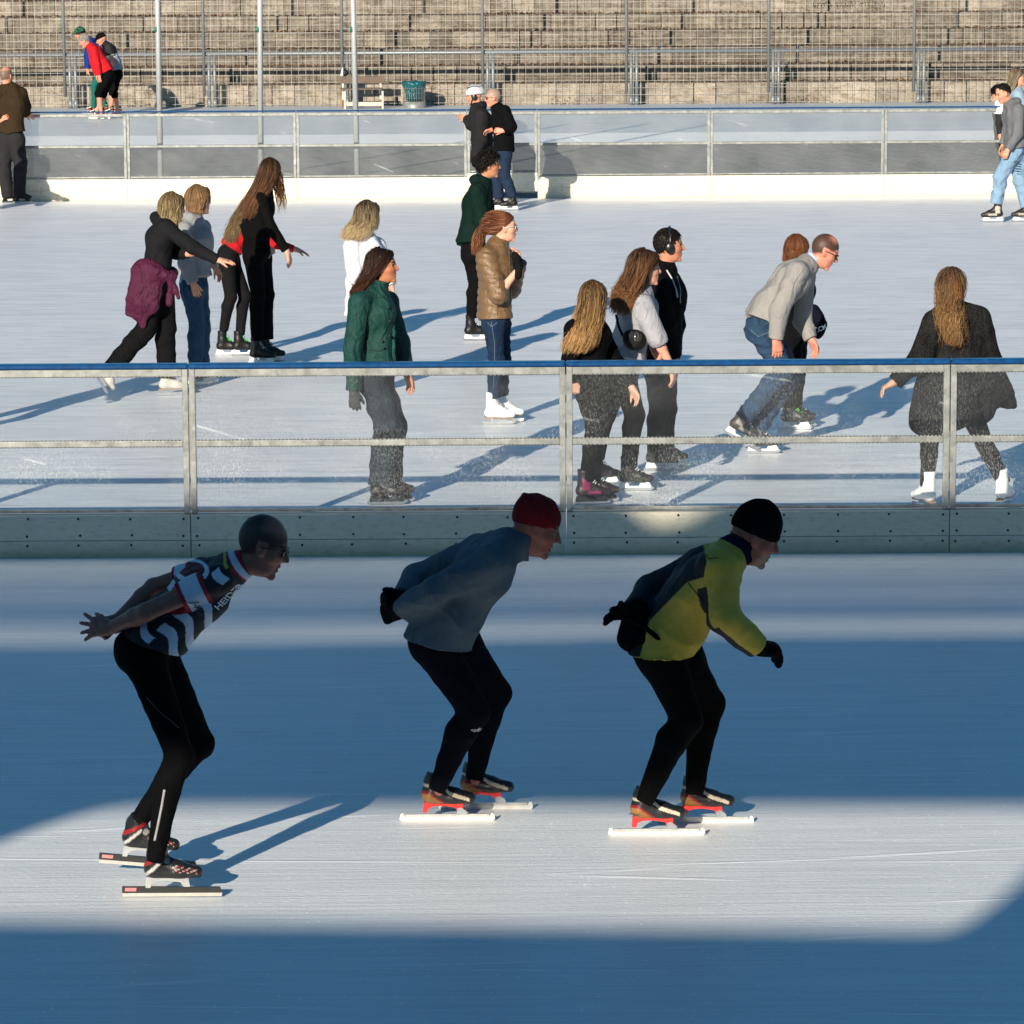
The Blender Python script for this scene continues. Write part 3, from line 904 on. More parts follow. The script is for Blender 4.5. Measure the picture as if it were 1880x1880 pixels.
        for bl in top.get('bellies', []):
            for q in (1, -1): F.cone(J(bl[0]) + l * q * .055 * W, J(bl[1]) + l * q * .062 * W, bl[2], bl[3], .06)
        if top.get('heml'):
            p0, p1 = J(top['heml'][0]), J(top['heml'][1]); hn = nrm(np.cross(p1 - p0, [0, 1, 0])); hn = hn * (1 if hn[2] < 0 else -1)
            F.plane(p0, hn)
        if top.get('hood'):
            hc_ = nec - f * .075 * sc + ud * .02
            F.ell(hc_, np.array([.062, .105, .062]) * sc, np.array([f, l, np.cross(f, l)]), .03)
            F.ell(nec - f * .02 * sc + ud * .015, np.array([.085, .09, .045]) * sc, np.array([f, l, np.cross(f, l)]), .03)
        if 'extra' in top: top['extra'](F, ctx)
        q = None
        if 'quilt' in top:
            per = top['quilt']
            q = lambda V: .009 * (np.abs(np.sin(((V - pel) @ ud + .25 * ((V - pel) @ f) ** 1) * math.pi / per)) ** .5 - .6)
        m = top.get('mat') or cloth(top['c'], top.get('bump', 1), heather=top.get('heather', .12), rough=top.get('rough', .85), spec=top.get('spec', .25), weave=top.get('weave', 260))
        colf = top.get('col'); 
        ctx['top'] = F.build(top.get('name', 'jacket'), m, T, col=(lambda V: colf(V, ctx)) if callable(colf) else colf, fold=top.get('fold', .006), freq=top.get('freq', 20), quilt=q, seed=int(g[0]) + 1)
    for i, L in enumerate(legs):
        hi, kn, an = JL[i]
        S = dict(shoes or {}); S.update(L.get('shoe', {}))
        if S.get('none'): continue
        fy = L.get('fy', yaw); fp = L.get('fp', 0)
        ff, fl, fu = frame(fy, fp)
        if S['kind'] == 'speed':
            o = J(L['o']) if 'o' in L else np.array([an[0], an[1], 0])
            if 'o' in L and L.get('gz', True): o = ground(L['o'][0], L['o'][1]) if len(L['o']) < 3 else J(L['o'])
            speedskate(T, an, kn, ff, fu, S.get('style', 'cream'), o)
        else:
            o = None
            if L.get('lift'): o = an - fu * L['lift']
            hockey(T, an, kn, ff, fu, S['kind'], S.get('col', '141416'), S.get('hold', 'white'), S.get('lace'), S.get('sc', .93) , o, S.get('second'))
    for i, A in enumerate(arms):
        if A.get('glove'):
            sh, el, wr, tp = JA[i]
            F = Field(min(vox, .006)); hand(F, wr, tp, A['n'], A['side'], sc * A.get('hs', 1) * 1.02, A.get('curl', 18), A.get('gadd', .005), A.get('spread', .12), A.get('thumb', 38))
            F.cone(wr - nrm(tp - wr) * .05, wr + nrm(tp - wr) * .02, .034, .03, .01)
            ctx['glove%d' % i] = F.build('glove', cloth(A['glove'], .5), T)
    if tune: tune(ctx)
    return ctx
# ------------------------------------------------------------------ ground, ice, paving
YN = ground(1040, 1019)[1]            # near face of the near barrier
YF = ground(1303, 362)[1]             # near face of the far barrier
YT = ground(940, 192)[1]              # foot of the terrace
def icemat(name, sunny, ys=1.0):
    t = NT(name)
    mp = t.coords((.30, 1.0 * ys, 1)); n1 = t.noise(1.3, 5, .65, mp)
    mp2 = t.coords((1.0, 6.0 * ys, 1), (0, 0, R(.5))); n2 = t.noise(1.1, 4, .6, mp2)
    mp3 = t.coords((2.0, 12 * ys, 1), (0, 0, R(-1))); n3 = t.noise(1.3, 3, .6, mp3)
    a, b = sunny
    c = t.ramp(n1.outputs[0], [(.25, a), (.75, b)]).outputs[0]
    c = t.mix(1, c, t.ramp(n2.outputs[0], [(.36, (.84, .85, .87) if ys < 2 else (.91, .92, .93)), (.56, (1, 1, 1))]).outputs[0], 'MULTIPLY')
    c = t.mix(1, c, t.ramp(n3.outputs[0], [(.34, (.89, .90, .91) if ys < 2 else (.945, .95, .955)), (.54, (1.03, 1.03, 1.03))]).outputs[0], 'MULTIPLY')
    # skate scratches: thin bright arcs
    scr = None
    for k, (rot, sc, ph) in enumerate(((4, .55, 0), (-7, .42, 11), (15, .3, 23), (-22, .26, 31))):
        w = t.n('TexWave'); w.inputs['Scale'].default_value = sc; w.inputs['Distortion'].default_value = 6.5; w.inputs['Detail'].default_value = 1.0
        w.inputs['Detail Scale'].default_value = .22; w.inputs['Phase Offset'].default_value = ph
        w.bands_direction = 'Y'
        t.l(t.coords((.5, 1, 1), (0, 0, R(rot))), w.inputs['Vector'])
        m = t.ramp(w.outputs['Fac'], [(.0, (.8, .8, .8)), (.0011, (0, 0, 0))])
        k2 = t.ramp(t.noise(.9 + .2 * k, 2, .5, t.coords((.6, 1.6, 1), (0, 0, R(rot + 5)))).outputs[0], [(.57, (0, 0, 0)), (.66, (1, 1, 1))])
        mm = t.mix(1, m.outputs[0], k2.outputs[0], 'MULTIPLY')
        scr = mm if scr is None else t.mix(1, scr, mm, 'ADD')
    c = t.mix(scr, c, (.93, .94, .96))
    # sparkle of the ice, painted as white specks in the base colour
    v = t.n('TexVoronoi'); v.inputs['Scale'].default_value = 17; t.l(t.coords((1, .5, 1)), v.inputs['Vector'])
    sp = t.ramp(v.outputs['Distance'], [(.02, (1, 1, 1)), (.15, (0, 0, 0))])
    spm = t.mix(1, sp.outputs[0], t.ramp(t.noise(1.1, 3, .6, t.coords((1, 1, 1))).outputs[0], [(.32, (.1, .1, .1)), (.52, (1, 1, 1))]).outputs[0], 'MULTIPLY')
    c = t.mix(spm, c, (1, 1, 1))
    nb = t.noise(60, 4, .65, t.coords((.5, 1.6, 1)))
    b1 = t.bump(n2.outputs[0], .004); b2 = t.bump(nb.outputs[0], .0035, nrm=b1); b3 = t.bump(scr, .003, nrm=b2)
    t.bsdf(c, .42, spec=.35, bump=b3)
    return t.m
def sheet(name, x0, x1, y0, y1, z, mat, sub=1):
    V = [(x0, y0, z), (x1, y0, z), (x1, y1, z), (x0, y1, z), (x0, y0, z - .003), (x1, y0, z - .003), (x1, y1, z - .003), (x0, y1, z - .003)]
    o = mk(name, V, [(0, 1, 2, 3), (7, 6, 5, 4), (0, 4, 5, 1), (1, 5, 6, 2), (2, 6, 7, 3), (3, 7, 4, 0)], mat, smooth=False)
    o['kind'] = 'structure'
    return o
t = NT('concrete_ground')
n1 = t.noise(.6, 6, .65, t.coords()); n2 = t.noise(25, 3, .6, t.coords())
t.bsdf(t.mix(.4, t.ramp(n1.outputs[0], [(.3, (.17, .165, .155)), (.7, (.26, .25, .235))]).outputs[0], t.ramp(n2.outputs[0], [(.3, (.14, .14, .135)), (.7, (.28, .27, .26))]).outputs[0]), .9, bump=t.bump(n2.outputs[0], .004))
sheet('ground', -900, 900, -600, 1500, -.022, t.m)
ICE_IN = icemat('rink_ice', ((.73, .74, .775), (.83, .83, .85)))
ICE_TR = icemat('track_ice', ((.71, .745, .76), (.80, .825, .83)), 4.5)
sheet('ice', -30, 30, YN + .1, YF + .05, -.002, ICE_IN)
sheet('ice', -60, 60, 6.0, YN + .1 - .004, 0, ICE_TR)
YP1 = ground(940, 263)[1]; YP2 = ground(940, 245)[1]
# paving of small grey setts
t = NT('grey_paving')
br = t.n('TexBrick'); br.inputs['Scale'].default_value = 1; br.inputs['Brick Width'].default_value = .42; br.inputs['Row Height'].default_value = .30
br.inputs['Mortar Size'].default_value = .022; br.inputs['Color1'].default_value = (.13, .125, .115, 1); br.inputs['Color2'].default_value = (.18, .172, .16, 1); br.inputs['Mortar'].default_value = (.035, .034, .03, 1)
t.l(t.coords((1, 1, 1), (0, 0, R(24))), br.inputs['Vector'])
n1 = t.noise(2.2, 5, .7, t.coords())
c = t.mix(.35, br.outputs[0], t.ramp(n1.outputs[0], [(.3, (.12, .116, .108)), (.7, (.20, .195, .182))]).outputs[0])
t.bsdf(c, .9, bump=t.bump(br.outputs[1], .003))
sheet('paving', -60, 60, YF + .12, YP1, -.004, t.m)
t = NT('snowy_kerb'); n1 = t.noise(3, 5, .6, t.coords((.5, 2, 1)))
t.bsdf(t.ramp(n1.outputs[0], [(.3, (.68, .69, .71)), (.7, (.84, .85, .86))]).outputs[0], .7, bump=t.bump(n1.outputs[0], .01))
sheet('snow', -60, 60, YP1 + .004, YP2, .001, t.m)
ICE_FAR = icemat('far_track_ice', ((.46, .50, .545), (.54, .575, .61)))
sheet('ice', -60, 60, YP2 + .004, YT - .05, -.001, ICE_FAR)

# ------------------------------------------------------------------ barriers
t = NT('galvanised_steel')
v = t.n('TexVoronoi'); v.inputs['Scale'].default_value = 26; t.l(t.coords((1, 1, 1)), v.inputs['Vector'])
n1 = t.noise(9, 5, .65, t.coords())
c = t.mix(.55, t.ramp(v.outputs['Color'], [(.2, (.17, .18, .175)), (.8, (.33, .345, .335))]).outputs[0], t.ramp(n1.outputs[0], [(.35, (.16, .17, .165)), (.7, (.40, .41, .39))]).outputs[0])
t.bsdf(c, .42, .35, bump=t.bump(n1.outputs[0], .002))
GALV = t.m
def dashmat(name, a, b, grime):
    t = NT(name)
    n1 = t.noise(1.6, 5, .6, t.coords((.5, 1, 2))); n2 = t.noise(38, 4, .7, t.coords((.4, 1, 1)))
    c = t.ramp(n1.outputs[0], [(.3, a), (.7, b)]).outputs[0]
    c = t.mix(1, c, t.ramp(n2.outputs[0], [(.33, (.80, .80, .76)), (.5, (1, 1, 1))]).outputs[0], 'MULTIPLY')
    tc = t.n('TexCoord'); sx = t.n('SeparateXYZ'); t.l(tc.outputs['Object'], sx.inputs[0])
    ad = t.n('Math', operation='MULTIPLY_ADD'); t.l(n1.outputs[0], ad.inputs[0]); ad.inputs[1].default_value = .10; t.l(sx.outputs[2], ad.inputs[2])
    g = t.ramp(ad.outputs[0], [(.05, grime), (.16, (1, 1, 1))])
    c = t.mix(1, c, g.outputs[0], 'MULTIPLY')
    t.bsdf(c, .5, bump=t.bump(n2.outputs[0], .001))
    return t.m
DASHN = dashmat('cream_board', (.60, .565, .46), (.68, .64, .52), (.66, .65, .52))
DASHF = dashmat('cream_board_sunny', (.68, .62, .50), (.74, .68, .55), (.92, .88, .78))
def glassmat(name, haze, speck, low):
    t = NT(name)
    tr = t.n('BsdfTransparent'); tr.inputs[0].default_value = (.97, .985, .985, 1)
    df = t.n('BsdfDiffuse'); df.inputs[0].default_value = (.82, .84, .86, 1)
    gl = t.n('BsdfGlossy'); gl.inputs['Roughness'].default_value = .06; gl.inputs[0].default_value = (.8, .85, .9, 1)
    tc = t.n('TexCoord'); sx = t.n('SeparateXYZ'); t.l(tc.outputs['Object'], sx.inputs[0])
    def spk(sc, vec, lo, hi):
        v = t.n('TexVoronoi'); v.inputs['Scale'].default_value = sc; t.l(t.coords(vec), v.inputs['Vector'])
        return t.ramp(v.outputs['Distance'], [(lo, (1, 1, 1)), (hi, (0, 0, 0))]).outputs[0]
    big = t.noise(1.7, 4, .6, t.coords((1, 1, 1.2)))
    n2 = t.noise(130, 2, .7, t.coords((1, 1, .35)))
    fine = t.ramp(n2.outputs[0], [(.57, (0, 0, 0)), (.68, (1, 1, 1))]).outputs[0]
    s = t.mix(1, spk(105, (1, 1, .42), .16, .30), fine, 'ADD')
    dens = t.ramp(big.outputs[0], [(.41, (.06, .06, .06)), (.64, (1, 1, 1))]).outputs[0]
    s = t.mix(1, s, dens, 'MULTIPLY')
    lowr = t.ramp(sx.outputs[2], [(.30, (low, low, low)), (.95, (.30, .30, .30))]).outputs[0]
    s = t.mix(1, s, lowr, 'MULTIPLY')
    hz = t.mix(1, (haze, haze, haze), t.ramp(big.outputs[0], [(.3, (.5, .5, .5)), (.7, (1.5, 1.5, 1.5))]).outputs[0], 'MULTIPLY')
    s = t.mix(1, t.mix(1, s, (speck, speck, speck), 'MULTIPLY'), hz, 'ADD')
    # a few scratches
    w = t.n('TexWave'); w.inputs['Scale'].default_value = .9; w.inputs['Distortion'].default_value = 9; w.inputs['Detail'].default_value = 1; w.inputs['Detail Scale'].default_value = .35
    t.l(t.coords((.5, 1, .8), (0, R(62), 0)), w.inputs['Vector'])
    sc = t.ramp(w.outputs['Fac'], [(0, (.16, .16, .16)), (.00022, (0, 0, 0))]).outputs[0]
    s = t.mix(1, s, t.mix(1, sc, t.ramp(big.outputs[0], [(.58, (0, 0, 0)), (.66, (1, 1, 1))]).outputs[0], 'MULTIPLY'), 'ADD')
    m1 = t.n('MixShader'); t.t.links.new(s, m1.inputs[0]); t.l(tr, m1.inputs[1]); t.l(df, m1.inputs[2])
    fr = t.n('Fresnel'); fr.inputs[0].default_value = 1.35
    m2 = t.n('MixShader'); t.l(fr, m2.inputs[0]); t.l(m1, m2.inputs[1]); t.l(gl, m2.inputs[2])
    t.l(m2, t.out.inputs[0])
    return t.m
GLN = glassmat('splashed_glass', .012, .25, 1.0)
GLF = glassmat('far_glass', .036, .04, .5)
BLUE = plain('blue_cap', (.003, .050, .16), .28, 0, var=.3)
BOLT = plain('dark_bolt', (.02, .022, .022), .5)
t = NT('glazing_seal'); w = t.n('TexWave'); w.inputs['Scale'].default_value = 13; w.inputs['Distortion'].default_value = 3.5; t.l(t.coords(), w.inputs['Vector'])
t.bsdf(t.ramp(w.outputs['Fac'], [(.35, (.015, .015, .016)), (.65, (.30, .31, .30))]).outputs[0], .7)
SEAL = t.m
GAP = plain('dark_gap', (.015, .015, .016), .8)

def barrier(T, seams, Y, near, H, gate=None, top_from=None):
    """posts at the seams, two rows of panes, boards with bolts below; Y is the face towards the camera"""
    zc, z0, zm = H['cap'], H['dash'], H['mid']
    tw = H['rail']; pw = H['post']
    board = DASHN if near else DASHF
    for i in range(len(seams) - 1):
        x0, x1 = seams[i], seams[i + 1]
        g = .003
        isg = gate is not None and abs(x0 - gate) < .05
        zd = z0 + (.055 if isg else 0); zb = .10 if isg else 0
        fr = MB()
        for (a, b) in ((x0 + g, x0 + pw), (x1 - pw, x1 - g)):
            fr.box(a, b, Y + .025, Y + .065, zd - .01 + .0 * i, zc - .036)
        fr.box(x0 + pw, x1 - pw, Y + .027, Y + .063, zc - .036 - tw, zc - .0365)
        fr.box(x0 + pw, x1 - pw, Y + .029, Y + .061, zm - tw * .4, zm + tw * .4)
        fr.box(x0 + pw, x1 - pw, Y + .031, Y + .059, zd, zd + .022)
        fo = fr.build('steel_frame', GALV, T)
        b = fo.modifiers.new('b', 'BEVEL'); b.width = .004; b.segments = 2
        rb = MB()
        for z in (zm - tw * .4 - .004, zm + tw * .4 + .0005, zc - .036 - tw - .004): rb.box(x0 + pw, x1 - pw, Y + .033, Y + .055, z + .0005, z + .003)
        rb.build('rubber_seal', SEAL, fo)
        for za, zb2 in ((zd + .023, zm - tw * .4 - .001), (zm + tw * .4 + .001, zc - .0375 - tw)):
            MB().box(x0 + pw + .001, x1 - pw - .001, Y + .042, Y + .048, za, zb2).build('glass_pane', GLN if near else GLF, T)
        MB().box(x0 + .002, x1 - .002, Y + .008, Y + .085, zc - (.034 if near else .020), zc).build('cap_rail', BLUE, T).modifiers.new('b', 'BEVEL').width = .008
        m = MB()
        m.box(x0 + .003, x1 - .003, Y, Y + .10, zb + H['kick'] + .0025 if not isg else zb, zd - .012)
        if not isg: m.box(x0 + .003, x1 - .003, Y - .006, Y + .10, zb, H['kick'])
        nf = len(m.F)
        if isg: m.build('board', board, T); continue
        n = H['nb']
        for k in range(n + 1):
            x = x0 + .045 + (x1 - x0 - .09) * k / n
            for z, y in ((zd - .035, Y), (H['kick'] + .032, Y), (H['kick'] - .030, Y - .006)):
                xx = x + random.uniform(-.008, .008); zz = z + random.uniform(-.004, .004)
                r = .0085 if near else .009
                ring = [(xx + r * math.cos(a * .785), y - .0025, zz + r * math.sin(a * .785)) for a in range(8)] + [(xx + r * math.cos(a * .785), y + .002, zz + r * math.sin(a * .785)) for a in range(8)]
                m.add(ring, [tuple(range(8))] + [(a, (a + 1) % 8, (a + 1) % 8 + 8, a + 8) for a in range(8)])
        bo = m.build('board', board, T)
        bo.data.materials.append(BOLT if near else plain('far_bolt', (.30, .27, .2), .6))
        for p in bo.data.polygons[nf:]: p.material_index = 1

def xat(px, py, Y): return onplane(px, py, Y)[0]
def zat(px, py, Y): return onplane(px, py, Y)[2]
HN = dict(cap=zat(1040, 664, YN), dash=zat(1040, 938, YN), mid=zat(1040, 810.5, YN + .03), rail=.048, post=.041, kick=zat(1040, 988, YN), nb=7)
sx_ = [xat(350, 960, YN), xat(1040, 960, YN), xat(1743, 960, YN)]
sp = (sx_[2] - sx_[0]) / 2
seams = [sx_[0] - 2 * sp, sx_[0] - sp] + sx_ + [sx_[2] + sp, sx_[2] + 2 * sp]
T = thing('rink_barrier', 'near glazed rink barrier with blue cap rail, dusty splashed panes and shaded cream boards', 'barrier', (seams[0], YN, 0))
barrier(T, seams, YN, True, HN)
HF = dict(cap=zat(987, 200, YF), dash=zat(1303, 321, YF), mid=zat(1303, 263, YF), rail=.04, post=.042, kick=zat(1303, 343, YF), nb=8)
fs = [xat(p, 345, YF) for p in (234, 545, 858, 987, 1304, 1623)]
d = fs[5] - fs[4]
fseams = [fs[0] - 3 * d, fs[0] - 2 * d, fs[0] - d] + fs + [fs[5] + d, fs[5] + 2 * d, fs[5] + 3 * d]
T = thing('rink_barrier', 'far glazed rink barrier with sunlit cream boards, thin blue cap and a narrow gate', 'barrier', (fseams[0], YF, 0))
barrier(T, fseams, YF, False, HF, gate=fs[2])

# ------------------------------------------------------------------ tall poles behind the far barrier
def pole(px0, py0, px1, label):
    Y = YF + 1.6
    a = onplane(px0, py0, Y); b = onplane(px1, 0, Y)
    dz = (b - a) / (b[2] - a[2])
    lo = a - dz * (a[2] - 0); hi = a + dz * (6.2 - a[2])
    T = thing('steel_pole', label, 'pole', (lo[0], lo[1], 0), 'tall steel poles behind the far barrier')
    MB().tube([lo, hi], [.043, .036], 20).build('shaft', plain('brushed_aluminium', (.62, .65, .66), .38, .45, var=.08), T, smooth=True)
    MB().tube([lo, lo + np.array([0, 0, .03])], .075, 16).build('foot_plate', GALV, T)
    k = onplane(px0 * .14 + px1 * .86, 54, Y)
    MB().tube([k - np.array([.030, .03, .035]), k - np.array([.034, .035, -.035])], .020, 10).build('cleat', plain('green_clip', (.01, .16, .11), .5), T, smooth=True)
pole(295, 320, 289, 'leftmost of the three tall silver poles, behind the barrier right of the three far racers')
pole(479, 320, 477, 'middle one of the three tall silver poles, above the tall girl with long brown hair')
pole(656, 320, 648, 'rightmost of the three tall silver poles, in front of the bench')

# ------------------------------------------------------------------ terrace of concrete steps
rise = [.43, .335, .345, .33, .33, .33, .33, .33, .33, .33]
tread = .78
t = NT('weathered_concrete')
a = t.n('Attribute'); a.attribute_name = 'col'
n1 = t.noise(2.6, 6, .7, t.coords((1, 1, 1.2))); n2 = t.noise(22, 5, .75, t.coords()); n3 = t.noise(5.5, 4, .7, t.coords((.5, 1, 1.5)))
c = t.mix(1, a.outputs[0], t.ramp(n1.outputs[0], [(.28, (.62, .61, .60)), (.62, (1.06, 1.05, 1.03))]).outputs[0], 'MULTIPLY')
c = t.mix(1, c, t.ramp(n2.outputs[0], [(.3, (.62, .60, .58)), (.58, (1.08, 1.07, 1.05))]).outputs[0], 'MULTIPLY')
c = t.mix(1, c, t.ramp(n3.outputs[0], [(.36, (.56, .52, .47)), (.52, (1, 1, 1))]).outputs[0], 'MULTIPLY')
t.bsdf(c, .9, bump=t.bump(n2.outputs[0], .012))
CONC = t.m
T = thing('terrace', 'weathered concrete stepped terrace with leaf litter on its steps behind the wire fence', 'terrace', (0, YT, 0))
z = 0
step_top = []
g = np.random.default_rng(4)
for i in range(10):
    y = YT + i * tread
    V = []; Fs = []; C = []
    bw = .475
    x = -13 + g.random() * bw
    while x < 13:
        wd = bw * (1 if g.random() > .08 else .5)
        gap = .009 if g.random() > .10 else .036
        dy = g.normal() * .007; dz = g.normal() * .003
        x0, x1 = x + gap / 2, x + wd - gap / 2
        y0, y1, z0, z1 = y + dy, y + tread + .25, z - .10, z + rise[i] + dz
        b = len(V); e = .012
        V += [(x0, y0, z0), (x1, y0, z0), (x1, y0, z1 - e), (x0, y0, z1 - e), (x0, y0 + e, z1), (x1, y0 + e, z1), (x1, y1, z1), (x0, y1, z1), (x0, y1, z0), (x1, y1, z0)]
        Fs += [tuple(b + q for q in f) for f in ((0, 1, 2, 3), (3, 2, 5, 4), (4, 5, 6, 7), (1, 9, 6, 5, 2), (0, 3, 4, 7, 8), (8, 7, 6, 9))]
        k = .27 * math.exp(g.normal() * .13) * (1.1, .80, .74, .80, .92, 1.08, 1.12, 1, 1, 1)[i] * (1.0 if i else 1.05)
        C += [(k * 1.02, k * .90, k * .77)] * 10
        x += wd
    o = mk('step', V, Fs, CONC, T, C, smooth=False)
    MB().box(-13, 13, y + .045, y + tread + .2, z - .12, z + rise[i] - .02).build('core', GAP, o)
    step_top.append((y, z + rise[i]))
    z += rise[i]
# graffiti scribble near the top right
m = MB()
yy, zz = YT + 5 * tread - .016, step_top[5][1] - .165
x = xat(1492, 5, yy)
for k in range(16):
    w = .05 + .03 * random.random()
    pts = [(x + w * t_ + .02 * math.sin(7 * t_ + k), yy - .002, zz + .055 * math.sin(t_ * 6.3 + k * 1.7) * (.5 + random.random() * .6)) for t_ in np.linspace(0, 1, 7)]
    m.tube(pts, .007, 4)
    x += w + .03 + (.06 if k in (4, 9, 12) else 0)
m.build('graffiti', plain('black_spray', (.02, .018, .016), .8), T)

# leaf litter on every tread and at the fence foot: nobody could count it
V = []; Fs = []; C = []
pal = np.array([[.20, .085, .035], [.13, .06, .03], [.28, .15, .06], [.09, .05, .03], [.16, .10, .05]])
def leaf(x, y, z, s):
    b = len(V); a = random.random() * 6.28; ca, sa = math.cos(a) * s, math.sin(a) * s; tl = random.uniform(-.6, .9) * s
    V.extend([(x - ca, y - sa, z), (x + sa * .5, y - ca * .5, z + tl * .5 + .004), (x + ca, y + sa, z + abs(tl)), (x - sa * .5, y + ca * .5, z + .01 + abs(tl) * .3)])
    Fs.append((b, b + 1, b + 2, b + 3)); c = pal[random.randrange(5)] * random.uniform(.7, 1.3); C.extend([tuple(c)] * 4)
for (y, zt) in step_top[:9]:
    ph = random.random() * 9
    for k in range(4200):
        x = random.uniform(-12, 12)
        dn = .5 + .5 * math.sin(x * 1.3 + ph) * math.sin(x * .37 + ph * 2)
        if random.random() > .30 + .7 * dn: continue
        leaf(x, y + random.uniform(.02, tread - .02), zt + .006 + random.random() * .025 * dn, random.uniform(.022, .055))
for k in range(500):
    leaf(random.gauss(random.choice((-8, -5.5, -1, 1.2, 5.5, 6.2, 9.5)), .35), YT - .12 + random.uniform(-.04, .1), .01 + random.random() ** 2 * .13, random.uniform(.012, .032))
t = NT('dead_leaf'); a = t.n('Attribute'); a.attribute_name = 'col'; t.bsdf(a.outputs[0], .8)
o = mk('fallen_leaves', V, Fs, t.m, None, C, smooth=False)
tag(o, kind='stuff', label='brown fallen leaves lying along the terrace steps', cat='leaves')

# ------------------------------------------------------------------ wire fence
YW = YT - .47
T = thing('wire_fence', 'tall welded wire mesh fence on thin grey posts in front of the terrace', 'fence', (0, YW, 0))
GREYP = plain('grey_post', (.19, .215, .235), .45, .3, var=.12)
px_ = [-145, 118, 374, 628, 886, 1150, 1411, 1678, 1940]
xs = [xat(p, 100, YW) for p in px_]
for x in xs:
    MB().tube([(x, YW - .03, .24), (x, YW - .03, 5.0)], .031, 12).build('post', GREYP, T, smooth=True)
WIRE = plain('mesh_wire', (.34, .33, .31), .5, .2, var=.2)
for i in range(len(xs) - 1):
    m = MB(); x0, x1 = xs[i], xs[i + 1]
    n = round((x1 - x0) / .15)
    for k in range(n + 1):
        x = x0 + (x1 - x0) * k / n; r = .0029
        lean = random.uniform(-.006, .006)
        m.add([(x - r, YW - r, .03), (x + r, YW - r, .03), (x + r, YW + r, .03), (x - r, YW + r, .03), (x - r + lean, YW - r, 4.9), (x + r + lean, YW - r, 4.9), (x + r + lean, YW + r, 4.9), (x - r + lean, YW + r, 4.9)],
              [(0, 1, 5, 4), (1, 2, 6, 5), (2, 3, 7, 6), (3, 0, 4, 7)])
    zz = .06
    while zz < 4.8:
        dz = random.uniform(-.008, .008)
        m.box(x0, x1, YW - .010, YW - .0037, zz + dz - .0031, zz + dz + .0031); zz += .148 if random.random() > .12 else .07
    m.build('wire_mesh', WIRE, T)
YR = YT - .42
T = thing('handrail', 'grey tube handrail on paired short posts at the foot of the terrace', 'handrail', (0, YR, 0))
zr = 1.10
MB().tube([(-13, YR, zr), (13, YR, zr)], .040, 10).build('rail', GREYP, T, smooth=True)
for x in xs:
    for dx in (.10, .215):
        MB().tube([(x + dx, YR, 0), (x + dx, YR, zr - .02)], .036, 10).build('post', GREYP, T, smooth=True)
        MB().tube([(x + dx, YR, 0), (x + dx, YR, .17)], .048, 10).build('socket', GREYP, T, smooth=True)

# ------------------------------------------------------------------ bench, backpack, litter bin
G = ground(668, 197.5); s_ = .244 * (194 + 168.7)
bx = lambda p: xat(p, 190, G[1])
T = thing('bench', 'weathered bench with grey board and white rusty frame before the fence', 'bench', (bx(668), G[1], 0))
wood = plain('old_wood', (.13, .095, .075), .85, bump=.01, scale=14)
m = MB(); zt = zat(668, 140, G[1]); zb = zat(668, 153, G[1])
m.box(bx(623), bx(706), G[1] - .02, G[1] + .03, zb, zt); m.build('backrest', wood, T)
m = MB(); m.box(bx(630), bx(704), G[1] - .40, G[1] - .03, .30, .34)
white = plain('white_paint', (.44, .42, .37), .5, bump=.003)
rust = plain('rust', (.22, .07, .035), .9)
for p in (630, 699):
    x = bx(p)
    MB().box(x - .022, x + .022, G[1] - .022, G[1] + .022 - .0, .16, zb).build('leg', white, T)
    MB().box(x - .023, x + .023, G[1] - .023, G[1] + .023, 0, .16).build('rusty_foot', rust, T)
    x += .055
    MB().box(x - .02, x + .02, G[1] - .45, G[1] - .41, 0, .36).build('leg', white, T)
MB().box(bx(634), bx(703), G[1] - .43, G[1] - .40, .055, .135).build('stretcher', white, T)
MB().box(bx(626), bx(703), G[1] - .40, G[1] - .03, .385, .41).build('seat', wood, T)
T = thing('backpack', 'small black and white bag perched on the left end of the bench', 'bag', (bx(633), G[1], zt))
F_ = Field(.012); F_.ell(np.array([bx(634), G[1], zt + .075]), np.array([.075, .06, .075]), None, .03); F_.cone(np.array([bx(628), G[1], zt + .02]), np.array([bx(631), G[1], zt + .16]), .03, .03, .02); F_.plane(np.array([0, 0, zt + .002]), np.array([0, 0, -1.]))
xx = bx(631.5)
F_.build('bag_body', attr_mat('bag_fabric', .6), T, col=lambda V: np.where((V[:, 0] < xx - .01)[:, None], np.array([.6, .6, .62]), np.array([.012, .012, .013])))
MB().tube([(bx(634), G[1], zt + .14), (bx(635), G[1] - .02, zt + .19), (bx(637), G[1], zt + .13)], .008, 6).build('handle', M_BLACKP, T, smooth=True)

G = ground(761, 197.5); cx = xat(761, 194, G[1])
T = thing('litter_bin', 'round wire litter bin with a teal plastic bag folded over its rim', 'litter bin', (cx, G[1], 0))
def ringpts(r, z, n=28): return [(cx + r * math.cos(2 * math.pi * k / n), G[1] + r * math.sin(2 * math.pi * k / n), z) for k in range(n)]
def lathe(prof, n=28, wob=0):
    m = MB(); V = []
    for j, (r, z) in enumerate(prof):
        for k in range(n):
            a = 2 * math.pi * k / n; w = wob * math.sin(a * 5 + j) + wob * math.sin(a * 9 + j * 2)
            V.append((cx + (r + w) * math.cos(a), G[1] + (r + w) * math.sin(a), z + w * .6))
    Fs_ = [(j * n + k, j * n + (k + 1) % n, (j + 1) * n + (k + 1) % n, (j + 1) * n + k) for j in range(len(prof) - 1) for k in range(n)]
    return m.add(V, Fs_)
lathe([(.235, 0), (.235, .13), (.228, .13), (.228, .0)]).build('base_drum', GALV, T, smooth=True)
m = MB()
